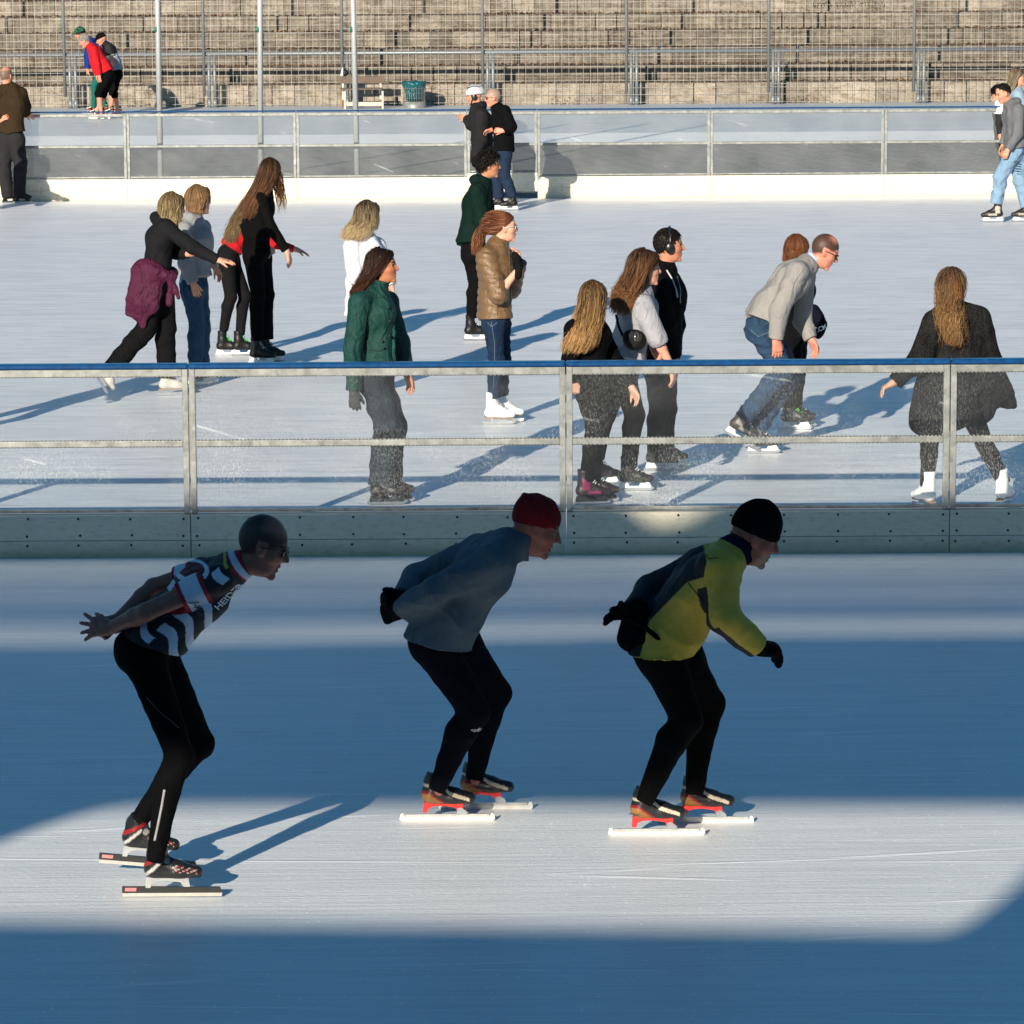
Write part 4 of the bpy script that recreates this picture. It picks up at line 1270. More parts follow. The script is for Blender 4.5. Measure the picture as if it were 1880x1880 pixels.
for k in range(28):
    a = 2 * math.pi * k / 28; m.tube([(cx + .23 * math.cos(a), G[1] + .23 * math.sin(a), .13), (cx + .23 * math.cos(a), G[1] + .23 * math.sin(a), .50)], .004, 4)
for zz in (.2, .3, .4, .5):
    q = ringpts(.23, zz); m.tube(q + [q[0]], .004, 4, cap=False)
m.build('wire_basket', GALV, T)
teal = NT('teal_plastic'); nn = teal.noise(9, 3, .6, teal.coords()); teal.bsdf((.006, .085, .105), .22, spec=.6, bump=teal.bump(nn.outputs[0], .06))
lathe([(.10, .12), (.17, .16), (.19, .30), (.20, .36), (.235, .44), (.255, .50), (.245, .535), (.21, .54), (.20, .5)], 56, .009).build('bin_liner', teal.m, T, smooth=True)

# ------------------------------------------------------------------ unseen wall added behind the camera in place of a stand roof, throwing shade
YC = -2.0
def sh(px, py, target=None):
    P = ground(px, py) if target is None else np.array(target)
    k = (P[1] - YC) / SUN[1]
    Q = P - SUN * k
    return (Q[0], Q[2])
XL, XR = -30, 22
top = []
for px in (-1400, 0, 600, 1130, 1165, 1200, 1235, 1270, 1305, 1340, 1600, 1880, 3400):
    dz = {1165: .035, 1200: .10, 1235: .10, 1270: .07, 1305: .02}.get(px, 0)
    P = onplane(px, 935, YN + .03)
    P[2] = .385 - dz * 1.6
    top.append(sh(0, 0, P))
o1 = [(-260, 1700), (-260, 1668), (-160, 1615), (-40, 1560), (60, 1522), (140, 1496), (200, 1484), (300, 1480), (940, 1478), (1880, 1480), (1960, 1488), (1940, 1540), (1890, 1600), (1830, 1655), (1770, 1700), (1735, 1708), (940, 1699), (0, 1688)]
o2 = [(-600, 1103), (-600, 1058), (940, 1052), (2400, 1048), (2400, 1095), (940, 1099)]
o3 = [(-600, 1160), (-600, 1126), (940, 1119), (2400, 1114), (2400, 1140), (1300, 1144), (940, 1149), (300, 1156)]
o4 = [(-600, 1183), (-600, 1162), (300, 1158), (940, 1151), (1300, 1146), (2400, 1142), (2400, 1158), (1300, 1162), (940, 1169), (300, 1179)]
import bmesh
bm = bmesh.new()
def loop(pts):
    vs = [bm.verts.new((x, YC, z)) for x, z in pts]
    return [bm.edges.new((vs[i], vs[(i + 1) % len(vs)])) for i in range(len(vs))]
outer = [(XL, 0), (XL, top[0][1])] + top + [(XR, top[-1][1]), (XR, 0)]
outer = [(x, z) for x, z in outer if XL <= x <= XR]
E = loop(outer)
holes = [[sh(*p) for p in o] for o in (o1, o2, o3, o4)]  # openings traced back along the sun from the lit areas wanted on the ice
for h in holes: E += loop(h)
bmesh.ops.triangle_fill(bm, use_beauty=True, use_dissolve=False, edges=E)
T = thing('shade_wall', 'unseen wall added behind the camera, its outline and openings shaped to shade the near track', 'shade_wall', (0, YC, 0))
V = [tuple(v.co) for v in bm.verts]; bm.verts.index_update(); Fs = [tuple(v.index for v in f.verts) for f in bm.faces]
o = mk('wall', V, Fs, plain('shade_wall_dark', (.12, .12, .12), .8), T, smooth=False)
o.modifiers.new('s', 'SOLIDIFY').thickness = .03
for h, lo_, hi_ in ((holes[1], .04, .13), (holes[2], .06, .17), (holes[3], .34, .62)):  # added filter sheets pass dim sun, standing in for reflections off the panes
    t = NT('sun_filter_sheet')
    tr = t.n('BsdfTransparent'); t.l(tr, t.out.inputs[0])
    n1 = t.noise(.9, 4, .6, t.coords((.16, 1, 2.2)))
    t.l(t.ramp(n1.outputs[0], [(.3, (lo_, lo_, lo_)), (.7, (hi_, hi_, hi_))]), tr.inputs[0])
    mk('sun_filter', [(x, YC + .05, z) for x, z in h], [tuple(range(len(h)))], t.m, T, smooth=False)
# ------------------------------------------------------------------ the three racers in front
RACERS = 'three racers skating bent forward on the near track'
MF = .0058
def s1top(V, c):
    C = np.tile(np.array([.014, .014, .017]), (len(V), 1)); wh = np.array([.62, .66, .74]); red = np.array([.36, .012, .02])
    px, py = topx(V)
    t = ((px - 440) * -.764 + (py - 1040) * .645) / 231
    v = ((px - 440) * .645 + (py - 1040) * .764)          # across the back, + towards the belly
    tt = t + .03 * np.sin(v / 11) - .0012 * v
    x, y = px, py
    arm = np.zeros(len(V), bool)
    for sh, el, wr, tp in c['JA']:
        ax = nrm(el - sh); h = (V - sh) @ ax; dist = np.linalg.norm(V - sh - h[:, None] * ax, axis=1)
        arm |= (dist < .060) & (h > .05)
    body = ~arm
    m = body & (((tt > .13) & (tt < .21) & (v < 6) & (v > -24)) | ((tt > .37) & (tt < .45) & (v > 8)) | ((tt > .36) & (tt < .44) & (v < -8)) | ((tt > .565) & (tt < .645)) | ((tt > .73) & (tt < .82) & (v > -10)) | ((tt > .88) & (tt < .95) & (v < 0)))
    C = np.where(m[:, None], wh, C)
    e = body & (((px - 352) / 24.) ** 2 + ((py - 1046) / 15.) ** 2 < 1)
    e2 = body & (((px - 352) / 32.) ** 2 + ((py - 1048) / 22.) ** 2 < 1) & (v < 12)
    C = np.where(e2[:, None], wh, C); C = np.where(e[:, None], np.array([.10, .006, .012]), C)
    C = np.where((body & (tt > .055) & (tt < .085) & (v < -12))[:, None], np.array([.45, .42, .04]), C)
    for sh, el, wr, tp in c['JA']:
        ax = nrm(el - sh); L = np.linalg.norm(el - sh); h = (V - sh) @ ax / L
        dist = np.linalg.norm(V - sh - (h * L)[:, None] * ax, axis=1)
        a = (dist < .075) & (h > .16)
        C = np.where((a & (h > .22))[:, None], wh, C)
        C = np.where((a & (h > .18) & (h < .235))[:, None], red, C); C = np.where((a & (h > .475))[:, None], red, C)
    col = (V - c['nec']) @ nrm(c['hc'] - c['nec'])
    C = np.where((col > .006)[:, None], wh, C); C = np.where(((col > .030) | ((col > .0) & (col < .008)))[:, None], red, C)
    return C
def t1(c):
    glasses(c['hc'], c['hfr'], c['hs'], c['T'])
    text('HEIDER', 424, 1086, c['Y0'], c['top'], .038, 40, plain('white_print', (.75, .77, .8), .6), c['top'])
    seam(c, 'top', [(436, 1076), (425, 1092), (431, 1104)], .004, (.5, .5, .03), 'yellow_print')
    text('J-Ko', 370, 1100, c['Y0'], c['top'], .040, -70, plain('dark_print', (.03, .03, .05), .6), c['top'], shear=.3)
    seam(c, 'trousers', [(302, 1450), (297, 1480), (290, 1515), (284, 1543)], .006, (.30, .30, .29), 'reflective_stripe')
    seam(c, 'trousers', [(268, 1279), (292, 1306), (328, 1336)], .0018, (.06, .07, .075), 'thigh_seam')
S1 = person('bald racer with glasses in black and white striped jersey, arms clasped behind him', (300, 1648), 0,
    [(258, 1188, .06), (303, 1140, .03), (368, 1086), (432, 1038)], (483, 1003),
    [dict(j=[(402, 1064, -.17), (268, 1124, -.20), (203, 1152, -.07), (160, 1152, -.02)], sl=.27, n=(.2, .9, -.3), side=(0, 0, 1), curl=8, spread=.5),
     dict(j=[(372, 1050, .20), (282, 1078, .24), (214, 1140, .06), (178, 1166, -.01)], sl=.27, n=(.1, -.9, .2), side=(-.3, 0, 1), curl=42)],
    [dict(j=[(262, 1200, -.07), (330, 1388, -.12), (288, 1560, -.09)], o=(300, 1646, -.0), gz=True),
     dict(j=[(286, 1190, .17), (368, 1366, .26), (254, 1508, .36)], o=(255, 1590, .34), fp=5, gz=False)],
    hp=22, sc=1.0, hs=1.05, skin='8f5c4b', brow='2a2420', crop=('2a211c', -.022, .70, .055, -.040, .88), vox=MF, smile=True, group=RACERS,
    top=dict(vox=.0043, hem=(280, 1172), heml=((287, 1180), (347, 1203)), bellies=[((352, 1110), (322, 1172), .085, .06)], mat=attr_mat('printed_cloth', .75, .001, 220), col=s1top, add=.010, fold=.005, belly=.01, sr=(.050, .046, .04), collar=.045, name='jersey', flare=1.0),
    bottom=dict(c='070709', add=.002, r=(.084, .056, .034), fold=.004, freq=34, bump=.6, calf=.020, cm=1.06, ext=.05), shoes=dict(kind='speed', style='redsilver'), tune=t1)

def t2(c):
    T = c['T']; f, l, u = c['hfr']; hc = c['hc']; P = lambda a, b, g: hc + a * f + b * l + g * u
    F = Field(.006); F.ell(P(-.016, 0, .046), np.array([.112, .090, .106]), np.array([f, l, u]), .02); F.ell(P(-.06, 0, .085), np.array([.06, .06, .05]), np.array([f, l, u]), .03)
    F.plane(P(.0, 0, .018), -(u - .20 * f)); F.cone(P(-.10, .02, .12), P(-.10, -.02, .12), .012, .012, .01)
    F.build('beanie', cloth('740810', .6, weave=180, heather=.2), T, fold=.004, freq=40)
    shorthair(hc, c['hfr'], 1, T, '4a3a30', nobase=True, n=60, length=.015, lift=.001, thick=.002, off=-.03, slope=.9, vox=.006)
    text('\u2022odlo', 877, 1325, c['Y0'], c['trousers'], .026, -5, plain('pale_print', (.55, .57, .6), .5), c['trousers'])
S2 = person('racer in dark red beanie and grey-blue turtleneck sweater, gloved hands behind his back', (820, 1509), 0,
    [(803, 1150, .04), (834, 1112, .02), (884, 1045), (940, 990)], (985, 970),
    [dict(j=[(903, 1034, -.18), (797, 1086, -.22), (737, 1120, -.08), (704, 1128, -.03)], n=(.2, .9, -.2), side=(0, 0, 1), curl=48, glove='101114'),
     dict(j=[(880, 1012, .19), (768, 1062, .24), (738, 1098, .06), (702, 1108, .0)], n=(.1, -.9, 0), side=(0, 0, 1), curl=50, glove='101114')],
    [dict(j=[(795, 1180, -.08), (872, 1308, -.13), (806, 1440, -.10)], o=(806, 1507)),
     dict(j=[(840, 1180, .12), (911, 1272, .20), (873, 1420, .15)], o=(877, 1486, .24), fy=0)],
    hp=20, sc=1.04, hs=1.05, skin='9c5f4e', brow='3c2c24', vox=MF, smile=True, group=RACERS,
    top=dict(c='525f66', hem=(800, 1200), heml=((747, 1165), (862, 1190)), bellies=[((866, 1085), (834, 1150), .105, .075), ((822, 1124), (797, 1190), .128, .140)], add=.020, fold=.015, belly=.015, flare=1.10, sr=(.060, .052, .042), collar=.085, cr=1.12, heather=.08, name='sweater', bump=1.2, freq=16),
    bottom=dict(c='080b14', add=.004, r=(.094, .062, .035), fold=.004, freq=34, bump=.6, calf=.020, cm=1.06, ext=.03), shoes=dict(kind='speed'), tune=t2)

def s3top(V, c):
    ye = np.array([.46, .34, .045]); bk = np.array([.010, .011, .014])
    px, py = topx(V)
    C = np.tile(ye, (len(V), 1))
    def side(ax, ay, bx_, by): return (bx_ - ax) * (py - ay) - (by - ay) * (px - ax)
    back = np.zeros(len(V), bool)
    poly = [(1100, 1215), (1175, 1205), (1192, 1140), (1262, 1068), (1292, 1060), (1297, 1030), (1289, 990), (1270, 960), (1100, 1050)]
    ins = np.zeros(len(V), bool)
    for i in range(len(poly)):
        x1, y1 = poly[i]; x2, y2 = poly[i - 1]
        cr = ((y1 > py) != (y2 > py)) & (px < (x2 - x1) * (py - y1) / ((y2 - y1) + 1e-9) + x1)
        ins ^= cr
    C = np.where(ins[:, None], bk, C)
    for k, (sh, el, wr, tp) in enumerate(c['JA']):
        n = nrm(np.cross(wr - el, [0, 1, 0])); n = n * (1 if n[2] < 0 else -1)
        for a, b in ((sh, el), (el, wr)):
            ax = nrm(b - a); L = np.linalg.norm(b - a); h = (V - a) @ ax
            q = V - a - h[:, None] * ax; d = np.linalg.norm(q, axis=1)
            m = (d < .10) & (h > -.02 + (.10 if a is sh else 0)) & (h < L + .05)
            if k: C = np.where((m & (h > .05))[:, None], bk, C)
            else:
                nn = n if a is el else nrm(np.array([-1, .0, -.25]))
                C = np.where((m & ((q @ nn) > (.80 if a is sh else .55) * d) & (d > .03) & (np.abs(V[:, 1] - a[1]) < .2))[:, None], bk, C)
    return C
def t3(c):
    T = c['T']; f, l, u = c['hfr']; hc = c['hc']; P = lambda a, b, g: hc + a * f + b * l + g * u
    F = Field(.006); F.ell(P(-.010, 0, .066), np.array([.100, .082, .108]), np.array([f, l, u]), .03); F.ell(P(-.014, 0, .048), np.array([.114, .091, .104]), np.array([f, l, u]), .02)
    F.plane(P(.0, 0, .016), -(u - .03 * f))
    F.build('beanie', cloth('060607', .6, weave=160, heather=.2), T, fold=.004, freq=40)
    F = Field(.006)
    F.ell(P(-.012, 0, .036), np.array([.116, .094, .05]), np.array([f, l, u]), .01); F.plane(P(0, 0, .055), u); F.plane(P(0, 0, .014), -u)
    F.build('beanie_cuff', cloth('070708', .6, weave=160, heather=.2), T, fold=.002, freq=60)
    shorthair(hc, c['hfr'], 1, T, '5a4636', nobase=True, n=60, length=.018, lift=.001, thick=.002, off=-.04, slope=.9, vox=.006)
    F = Field(.007); nb = nrm(hc - c['nec'])
    F.cone(c['nec'] - nb * .01, c['nec'] + nb * .085, .082, .068, .02, fb=True); F.ell(c['nec'] + np.array([.045, 0, -.02]), np.array([.06, .06, .04]), None, .03)
    F.build('neck_tube', cloth('10182c', 1.2), T, fold=.006, freq=40)
    J = c['J']
    F = Field(.007)
    for dd in (-.05, .05, .14): F.cone(J((1170, 1118, dd)), J((1158, 1172, dd)), .052, .062, .05)
    o = F.build('waist_pack', cloth('060608', .8), T, fold=.005)
    m = MB(); m.tube([J((1150, 1135, -.1)), J((1180, 1148, -.155)), J((1230, 1190, -.16)), J((1265, 1200, -.05))], .012, 6)
    m.build('waist_strap', cloth('060608', .4), o, smooth=True)
    seam(c, 'top', [(1175, 1131), (1192, 1134)], .003, (.02, .12, .16), 'teal_edge')
    seam(c, 'top', [(1262, 1068), (1296, 1112), (1302, 1150)], .0025, (.02, .022, .02), 'side_seam')
    seam(c, 'top', [(1287, 996), (1300, 1026), (1318, 1024)], .0022, (.05, .05, .02), 'shoulder_seam')
    text('VIKING', 1163, 1495, c['Y0'], [o2_ for o2_ in T.children if o2_.name.startswith('skate')][0], .014, -3, plain('dark_print', (.03, .03, .05), .6), T, shear=.2)
S3 = person('racer in black beanie and yellow-green jacket, one arm swinging forward', (1225, 1536), 0,
    [(1200, 1172, .04), (1238, 1125, .02), (1296, 1062), (1346, 1012)], (1386, 986),
    [dict(j=[(1318, 1042, -.18), (1330, 1134, -.24), (1390, 1188, -.17), (1428, 1194, -.13)], n=(-.25, .2, -.9), side=(-.2, .8, -.3), curl=44, glove='08080a', gadd=.010),
     dict(j=[(1290, 1040, .20), (1192, 1088, .24), (1160, 1124, .04), (1122, 1122, -.05)], n=(.5, -.4, -.6), side=(0, 0, 1), curl=10, spread=.8, glove='08080a', gadd=.006)],
    [dict(j=[(1214, 1205, -.08), (1262, 1322, -.13), (1190, 1456, -.10)], o=(1190, 1534)),
     dict(j=[(1248, 1205, .12), (1304, 1292, .21), (1277, 1440, .17)], o=(1281, 1512, .26))],
    hp=24, sc=1.04, hs=1.05, skin='985c4b', brow='5a4434', beard=('a08a78', .65), vox=MF, group=RACERS,
    top=dict(mat=attr_mat('printed_cloth', .75, .001, 220), vox=.0043, col=s3top, hem=(1206, 1215), heml=((1172, 1196), (1262, 1200)), bellies=[((1274, 1098), (1260, 1160), .11, .072)], add=.022, fold=.010, belly=.02, flare=1.10, sr=(.064, .056, .045), collar=.03, name='jacket', freq=15),
    bottom=dict(c='050506', add=.004, r=(.092, .061, .035), fold=.004, freq=34, bump=.6, calf=.020, cm=1.06, ext=.045), shoes=dict(kind='speed'), tune=t3)

# ------------------------------------------------------------------ skaters on the rink
def SH(rgb, **k):
    return lambda c: shorthair(c['hc'], c['hfr'], c['hs'], c['T'], rgb, **k)
def LH(pts, rad, n, rgb, tip=None, cap=None, name='hair', **k):
    """hair mass read off the photograph; cap covers the skull"""
    def fn(c):
        J = c['J']
        if cap: 
            o = shorthair(c['hc'], c['hfr'], c['hs'], c['T'], rgb, n=cap.get('n', 200), length=cap.get('len', .06), lift=.004, thick=cap.get('th', .014), off=cap.get('off', 0), slope=cap.get('slope', .7), mess=.25, vox=.008, seed=9)
            strands('hair_length', [J(p) for p in pts], rad, n, o, rgb, tip, **k)
        else: strands(name, [J(p) for p in pts], rad, n, c['T'], rgb, tip, **k)
    return fn
def both(*fs):
    def fn(c):
        for q in fs: q(c)
    return fn
DN = (0, 0, -1)

def jacket_round_waist(c):
    T, J = c['T'], c['J']
    F = Field(.009)
    ring = [(262, 492, -.16), (288, 500, -.205), (312, 508, -.12), (316, 500, .08), (292, 492, .17), (260, 490, .10), (262, 492, -.16)]
    F.chain([J(p) for p in ring], [.045] * 7, .03)
    sq = (np.array([0, 1.0, 0]), .45)
    F.cone(J((266, 500, -.17)), J((258, 556, -.20)), .12, .12, .04, sq=sq); F.cone(J((280, 505, -.19)), J((278, 560, -.215)), .11, .07, .04, sq=sq)
    F.cone(J((258, 550, -.20)), J((264, 594, -.21)), .11, .02, .04, sq=sq); F.cone(J((250, 550, -.16)), J((234, 576, -.17)), .07, .015, .04, sq=sq); F.cone(J((240, 566, -.17)), J((262, 600, -.2)), .03, .015, .05, sq=sq)
    F.cone(J((312, 506, -.18)), J((328, 546, -.20)), .030, .022, .02); F.cone(J((316, 502, -.18)), J((310, 558, -.22)), .030, .032, .02)
    F.cone(J((304, 505, -.19)), J((318, 508, -.18)), .045, .040, .02)
    F.build('tied_jacket', cloth('450e2e', 2.2, .6, heather=.1), T, fold=.011, freq=19, seed=4)
person('blond woman in charcoal hoodie with a purple jacket tied round her waist', (306, 727), 5,
    [(288, 505), (286, 478), (290, 437), (302, 404)], (318, 383),
    [dict(j=[(304, 418, -.13), (352, 453, -.2), (399, 477, -.22), (434, 482, -.22)], n=(0, .2, -1), side=(0, -.8, .3), curl=6, spread=.3),
     dict(j=[(312, 412, .15), (324, 464, .16), (346, 466, .02), (360, 464, 0)], n=(0, -.5, -.5), side=(0, 0, 1), curl=40)],
    [dict(j=[(297, 515, .06), (305, 600, .05), (308, 690, .04)]),
     dict(j=[(280, 515, -.06), (268, 606, -.10), (206, 676, -.16)], fp=62, lift=.155)],
    hyaw=28, hp=5, sc=.93, hs=.97, skin='c9957c', female=True, brow='6a5038',
    top=dict(c='1b1b1e', hem=(288, 500), add=.020, fold=.009, hood=True, sr=(.056, .048, .038), name='hoodie', belly=.02),
    bottom=dict(c='101012', add=.010, r=(.100, .082, .078), fold=.008, bump=1.2), shoes=dict(kind='figure', col='b8b4ae'),
    tune=both(jacket_round_waist, DR([(311, 398), (309, 408), (306, 416)], [.105, .105, .085], 1300, '54442e', 'b09a72', a0=-125, a1=125, seed=3, th=.018, wig=.006, t1=(.4, 1), slope=.5, off=-.04, front=.3)))

person('woman with short ginger-blond hair and glasses in grey hoodie and blue jeans', (372, 706), 40,
    [(356, 522), (357, 492), (357, 440), (356, 402)], (366, 370),
    [dict(j=[(339, 421, -.12), (341, 484, -.16), (355, 520, -.18), (364, 548, -.18)], curl=25),
     dict(j=[(372, 419, .12), (377, 460, .14), (394, 490, .10), (406, 508, .1)], curl=25)],
    [dict(j=[(351, 534, -.08), (362, 597, -.08), (360, 684, -.07)]), dict(j=[(363, 534, .08), (372, 597, .06), (372, 680, .06)])],
    hyaw=35, sc=.90, hs=.98, skin='c79274', female=True, brow='8a6a48',
    top=dict(c='85868a', hem=(357, 508), add=.024, fold=.010, hood=True, sr=(.060, .052, .042), name='hoodie'),
    bottom=dict(c='27435e', add=.008, r=(.092, .072, .066), fold=.014, bump=1.8, freq=30, heather=.25), shoes=dict(kind='hockey', col='1a1a1c'),
    tune=both(DR([(360, 384), (360, 392)], [.082, .07], 1200, '6c5238', 'a88460', a0=-118, a1=118, seed=31, th=.024, wig=.004, t1=(.1, 1), slope=.5, off=-.03, front=.45, phi=96), lambda c: glasses(c['hc'], c['hfr'], c['hs'], c['T'], shiny=True)))

person('girl in short red top and black leggings bending behind the tall long-haired girl', (430, 652), 8,
    [(418, 466), (430, 448), (447, 424), (458, 404)], (462, 386),
    [dict(j=[(452, 420, -.11), (468, 446, -.13), (482, 452, -.10), (492, 456, -.1)], curl=20),
     dict(j=[(466, 424, .13), (503, 447, .17), (543, 458, .15), (570, 467, .15)], curl=10, n=(0, 0, -1), side=(0, -1, 0), spread=.5, sl=.96)],
    [dict(j=[(416, 478, -.08), (424, 546, -.10), (411, 604, -.06)], fy=0, shoe=dict(hold='white')), dict(j=[(424, 480, .08), (450, 544, .04), (441, 612, -.08)])],
    hp=38, sc=.87, hs=.94, skin='bd9480', female=True,
    top=dict(c='b3121c', hem=(426, 452), add=.012, fold=.006, sr=(.048, .042, .034), name='red_top'),
    bottom=dict(c='161618', add=.004, r=(.086, .060, .044), fold=.002), shoes=dict(kind='hockey', lace='30e020', sc=.88),
    tune=DR([(446, 396, -.04), (438, 412, -.07), (431, 428, -.1), (425, 444, -.12)], [.085, .085, .08, .06], 900, '40301f', '806a4c', wig=.012, curl=.004, seed=4))

person('tall girl with very long brown hair in black cropped top and black trousers', (480, 667), 32,
    [(470, 458), (471, 428), (472, 382), (484, 345)], (497, 317),
    [dict(j=[(479, 364, -.15), (498, 418, -.19), (527, 462, -.20), (537, 494, -.2)], curl=22, sl=.97),
     dict(j=[(490, 362, .13), (488, 418, .14), (487, 446, .02), (496, 468, 0)], curl=25)],
    [dict(j=[(465, 470, -.07), (474, 542, -.08), (473, 622, -.08)], fy=-12), dict(j=[(480, 470, .08), (490, 542, .06), (490, 620, .06)], fy=-8)],
    hyaw=58, hp=4, sc=.97, hs=.96, skin='bd9480', female=True,
    top=dict(c='0a0a0b', hem=(471, 412), add=.014, fold=.006, sr=(.048, .042, .034), name='cropped_top', flare=1.05),
    bottom=dict(c='070708', add=.006, r=(.088, .064, .058), fold=.004), shoes=dict(kind='hockey', lace='c8c8c8'),
    tune=both(DR([(490, 332, -.04), (479, 348, -.07), (468, 366, -.11), (461, 384, -.13), (455, 400, -.13)], [.10, .095, .085, .07, .045], 1500, '26180f', '704c34', wig=.008, a0=-110, a1=110, t1=(.7, 1), seed=6, curl=.002),
              LH([(500, 300), (507, 318), (512, 344), (517, 368), (518, 392)], [.03, .045, .032, .02, .006], 110, '2c1a10', '6a4528', wig=.02, r=.0018, t1=(.7, 1), name='loose_lock', core=False)))

person('blond woman in a white hoodie just beyond the woman in the green parka', (690, 718), 50,
    [(668, 560), (667, 522), (668, 470), (670, 432)], (677, 398),
    [dict(j=[(646, 452, -.10), (650, 505, -.15), (668, 540, -.2), (676, 560, -.2)]),
     dict(j=[(694, 452, .10), (706, 492, .13), (718, 524, .1), (722, 548, .1)])],
    [dict(j=[(664, 572, -.07), (676, 630, -.06), (684, 690, -.05)]), dict(j=[(676, 572, .07), (690, 630, .06), (698, 688, .05)])],
    hyaw=38, sc=.93, hs=1.0, skin='bd9480', female=True,
    top=dict(c='d6d6dc', hem=(668, 580), add=.024, fold=.009, hood=True, sr=(.058, .050, .042), name='hoodie', heather=.03),
    bottom=dict(c='2b3648', add=.006, r=(.09, .068, .06), fold=.008), shoes=dict(kind='figure', col='d8d6d0'),
    tune=DR([(671, 408, -.03), (662, 420, -.06), (653, 432, -.08), (646, 440, -.09)], [.125, .125, .115, .09], 1600, '2c2018', 'bda680', wig=.009, a0=-125, a1=125, t1=(.55, 1), seed=8, th=.016, slope=.5))

def f_tune(c):
    J, T = c['J'], c['T']
    drape('hair', c, [(684, 504, -.02), (675, 518, -.05), (664, 530, -.09), (648, 541, -.12)], [.078, .066, .05, .02], 1300, '1a0f0a', '4a2a1a', wig=.009, a0=-95, a1=95, seed=5, slope=.92, off=.006, t1=(.6, 1), curl=.002)
    m = MB()
    for (x, y) in ((715, 560), (717, 585), (716, 612), (705, 634), (703, 622)): m.tube([J((x, y, -.02)) + np.array([.0, -.12, 0]), J((x, y, -.02)) + np.array([0, -.155, 0])], .008, 8)
    m.build('snap_buttons', BOLT, c['top'], smooth=True)
    # flap, drawstring and neck opening of the parka
    seam(c, 'top', [(668, 540), (690, 548), (706, 546)], .003, (.004, .02, .018))
    seam(c, 'top', [(672, 640), (694, 645), (712, 640)], .003, (.004, .02, .018), 'pocket_flap')
    seam(c, 'top', [(676, 562), (670, 600), (668, 650)], .0025, (.004, .02, .018))
    seam(c, 'trousers', [(700, 702), (718, 770), (722, 800), (706, 880)], .0028, (.02, .03, .035))
    F = Field(.007); F.chain([J((706, 540, -.07)), J((718, 566, -.085)), J((722, 610, -.09)), J((722, 662, -.10))], [.018, .02, .02, .016], .01, sq=(np.array([0, 1., 0]), .5))
    F.build('storm_flap', cloth('0b3d37', .8, .6), c['top'], fold=.004, freq=40)
person('smiling dark-haired woman in teal green parka and wide grey jeans behind the near barrier', (705, 924), 18,
    [(692, 672), (690, 632), (686, 572), (690, 530)], (703, 490),
    [dict(j=[(660, 556, -.16), (648, 640, -.19), (650, 716, -.18), (651, 752, -.18)], glove='3a3c40', gadd=.002, curl=20),
     dict(j=[(712, 556, .15), (735, 630, .19), (747, 686, .18), (758, 720, .18)], curl=20, spread=.3)],
    [dict(j=[(684, 700, -.07), (714, 782, -.08), (700, 886, -.07)], fy=5), dict(j=[(698, 700, .08), (722, 786, .08), (714, 884, .05)], fy=5)],
    hyaw=-6, hp=-2, sc=.95, hs=.98, skin='b87858', female=True, smile=True, brow='1c120c',
    top=dict(c='0a3a34', hem=(690, 690), add=.022, fold=.009, freq=17, hood=True, sr=(.060, .053, .046), name='parka', rough=.6, spec=.3, flare=1.12, bump=2.0, collar=.07, cr=1.25),
    bottom=dict(c='2a333b', add=.006, r=(.098, .098, .096), fold=.014, bump=1.8, heather=.25), shoes=dict(kind='hockey', col='241c1a', hold='black', sc=.98), tune=f_tune)

person('boy with curly dark hair in a dark green hoodie and black trousers', (872, 625), 8,
    [(866, 462), (866, 432), (873, 374), (886, 334)], (898, 304),
    [dict(j=[(876, 352, -.15), (884, 404, -.19), (908, 424, -.15), (922, 428, -.1)]),
     dict(j=[(888, 354, .15), (897, 400, .18), (915, 424, .14), (925, 428, .1)])],
    [dict(j=[(866, 470, -.07), (873, 522, -.05), (867, 580, -.03)]), dict(j=[(880, 470, .08), (896, 520, .10), (898, 582, .16)])],
    hyaw=4, hp=2, sc=.95, hs=.98, skin='b57d5e', brow='14100d',
    top=dict(c='0c211c', hem=(864, 448), add=.028, fold=.008, hood=True, sr=(.062, .054, .044), name='hoodie', flare=1.12),
    bottom=dict(c='0b0b0d', add=.006, r=(.088, .064, .055), fold=.005), shoes=dict(kind='hockey'),
    tune=SH('120d0b', n=700, length=.032, lift=.022, thick=.018, mess=1.2, slope=.8, off=.004))

def h_tune(c):
    LH([(900, 410), (888, 416), (880, 432), (876, 450), (872, 468)], [.025, .042, .040, .034, .012], 520, '4a2a1a', '7c5036', wig=.01, r=.0019, name='ponytail', t1=(.8, 1))(c)
    SH('5c3420', n=900, length=.075, mess=.10, thick=.010, lift=.002, slope=.85, off=.012, col2='80523a', back=(-2.2, 0, .3))(c)
    glasses(c['hc'], c['hfr'], c['hs'], c['T'], lens=(.16, .03, .02), shiny=True)
    seam(c, 'trousers', [(902, 590), (908, 630), (908, 680), (905, 715)], .0025, (.10, .14, .20))
    seam(c, 'trousers', [(895, 592), (903, 600), (913, 592)], .0025, (.09, .13, .19))
    seam(c, 'top', [(918, 500), (915, 550), (913, 580)], .0025, (.04, .028, .016))
    J = c['J']; MB().tube([J((934, 452, -.13)), J((937, 520, -.15)), J((938, 578, -.15))], .006, 6).build('zip', plain('brown_zip', (.09, .055, .03), .6), c['top'], smooth=True)
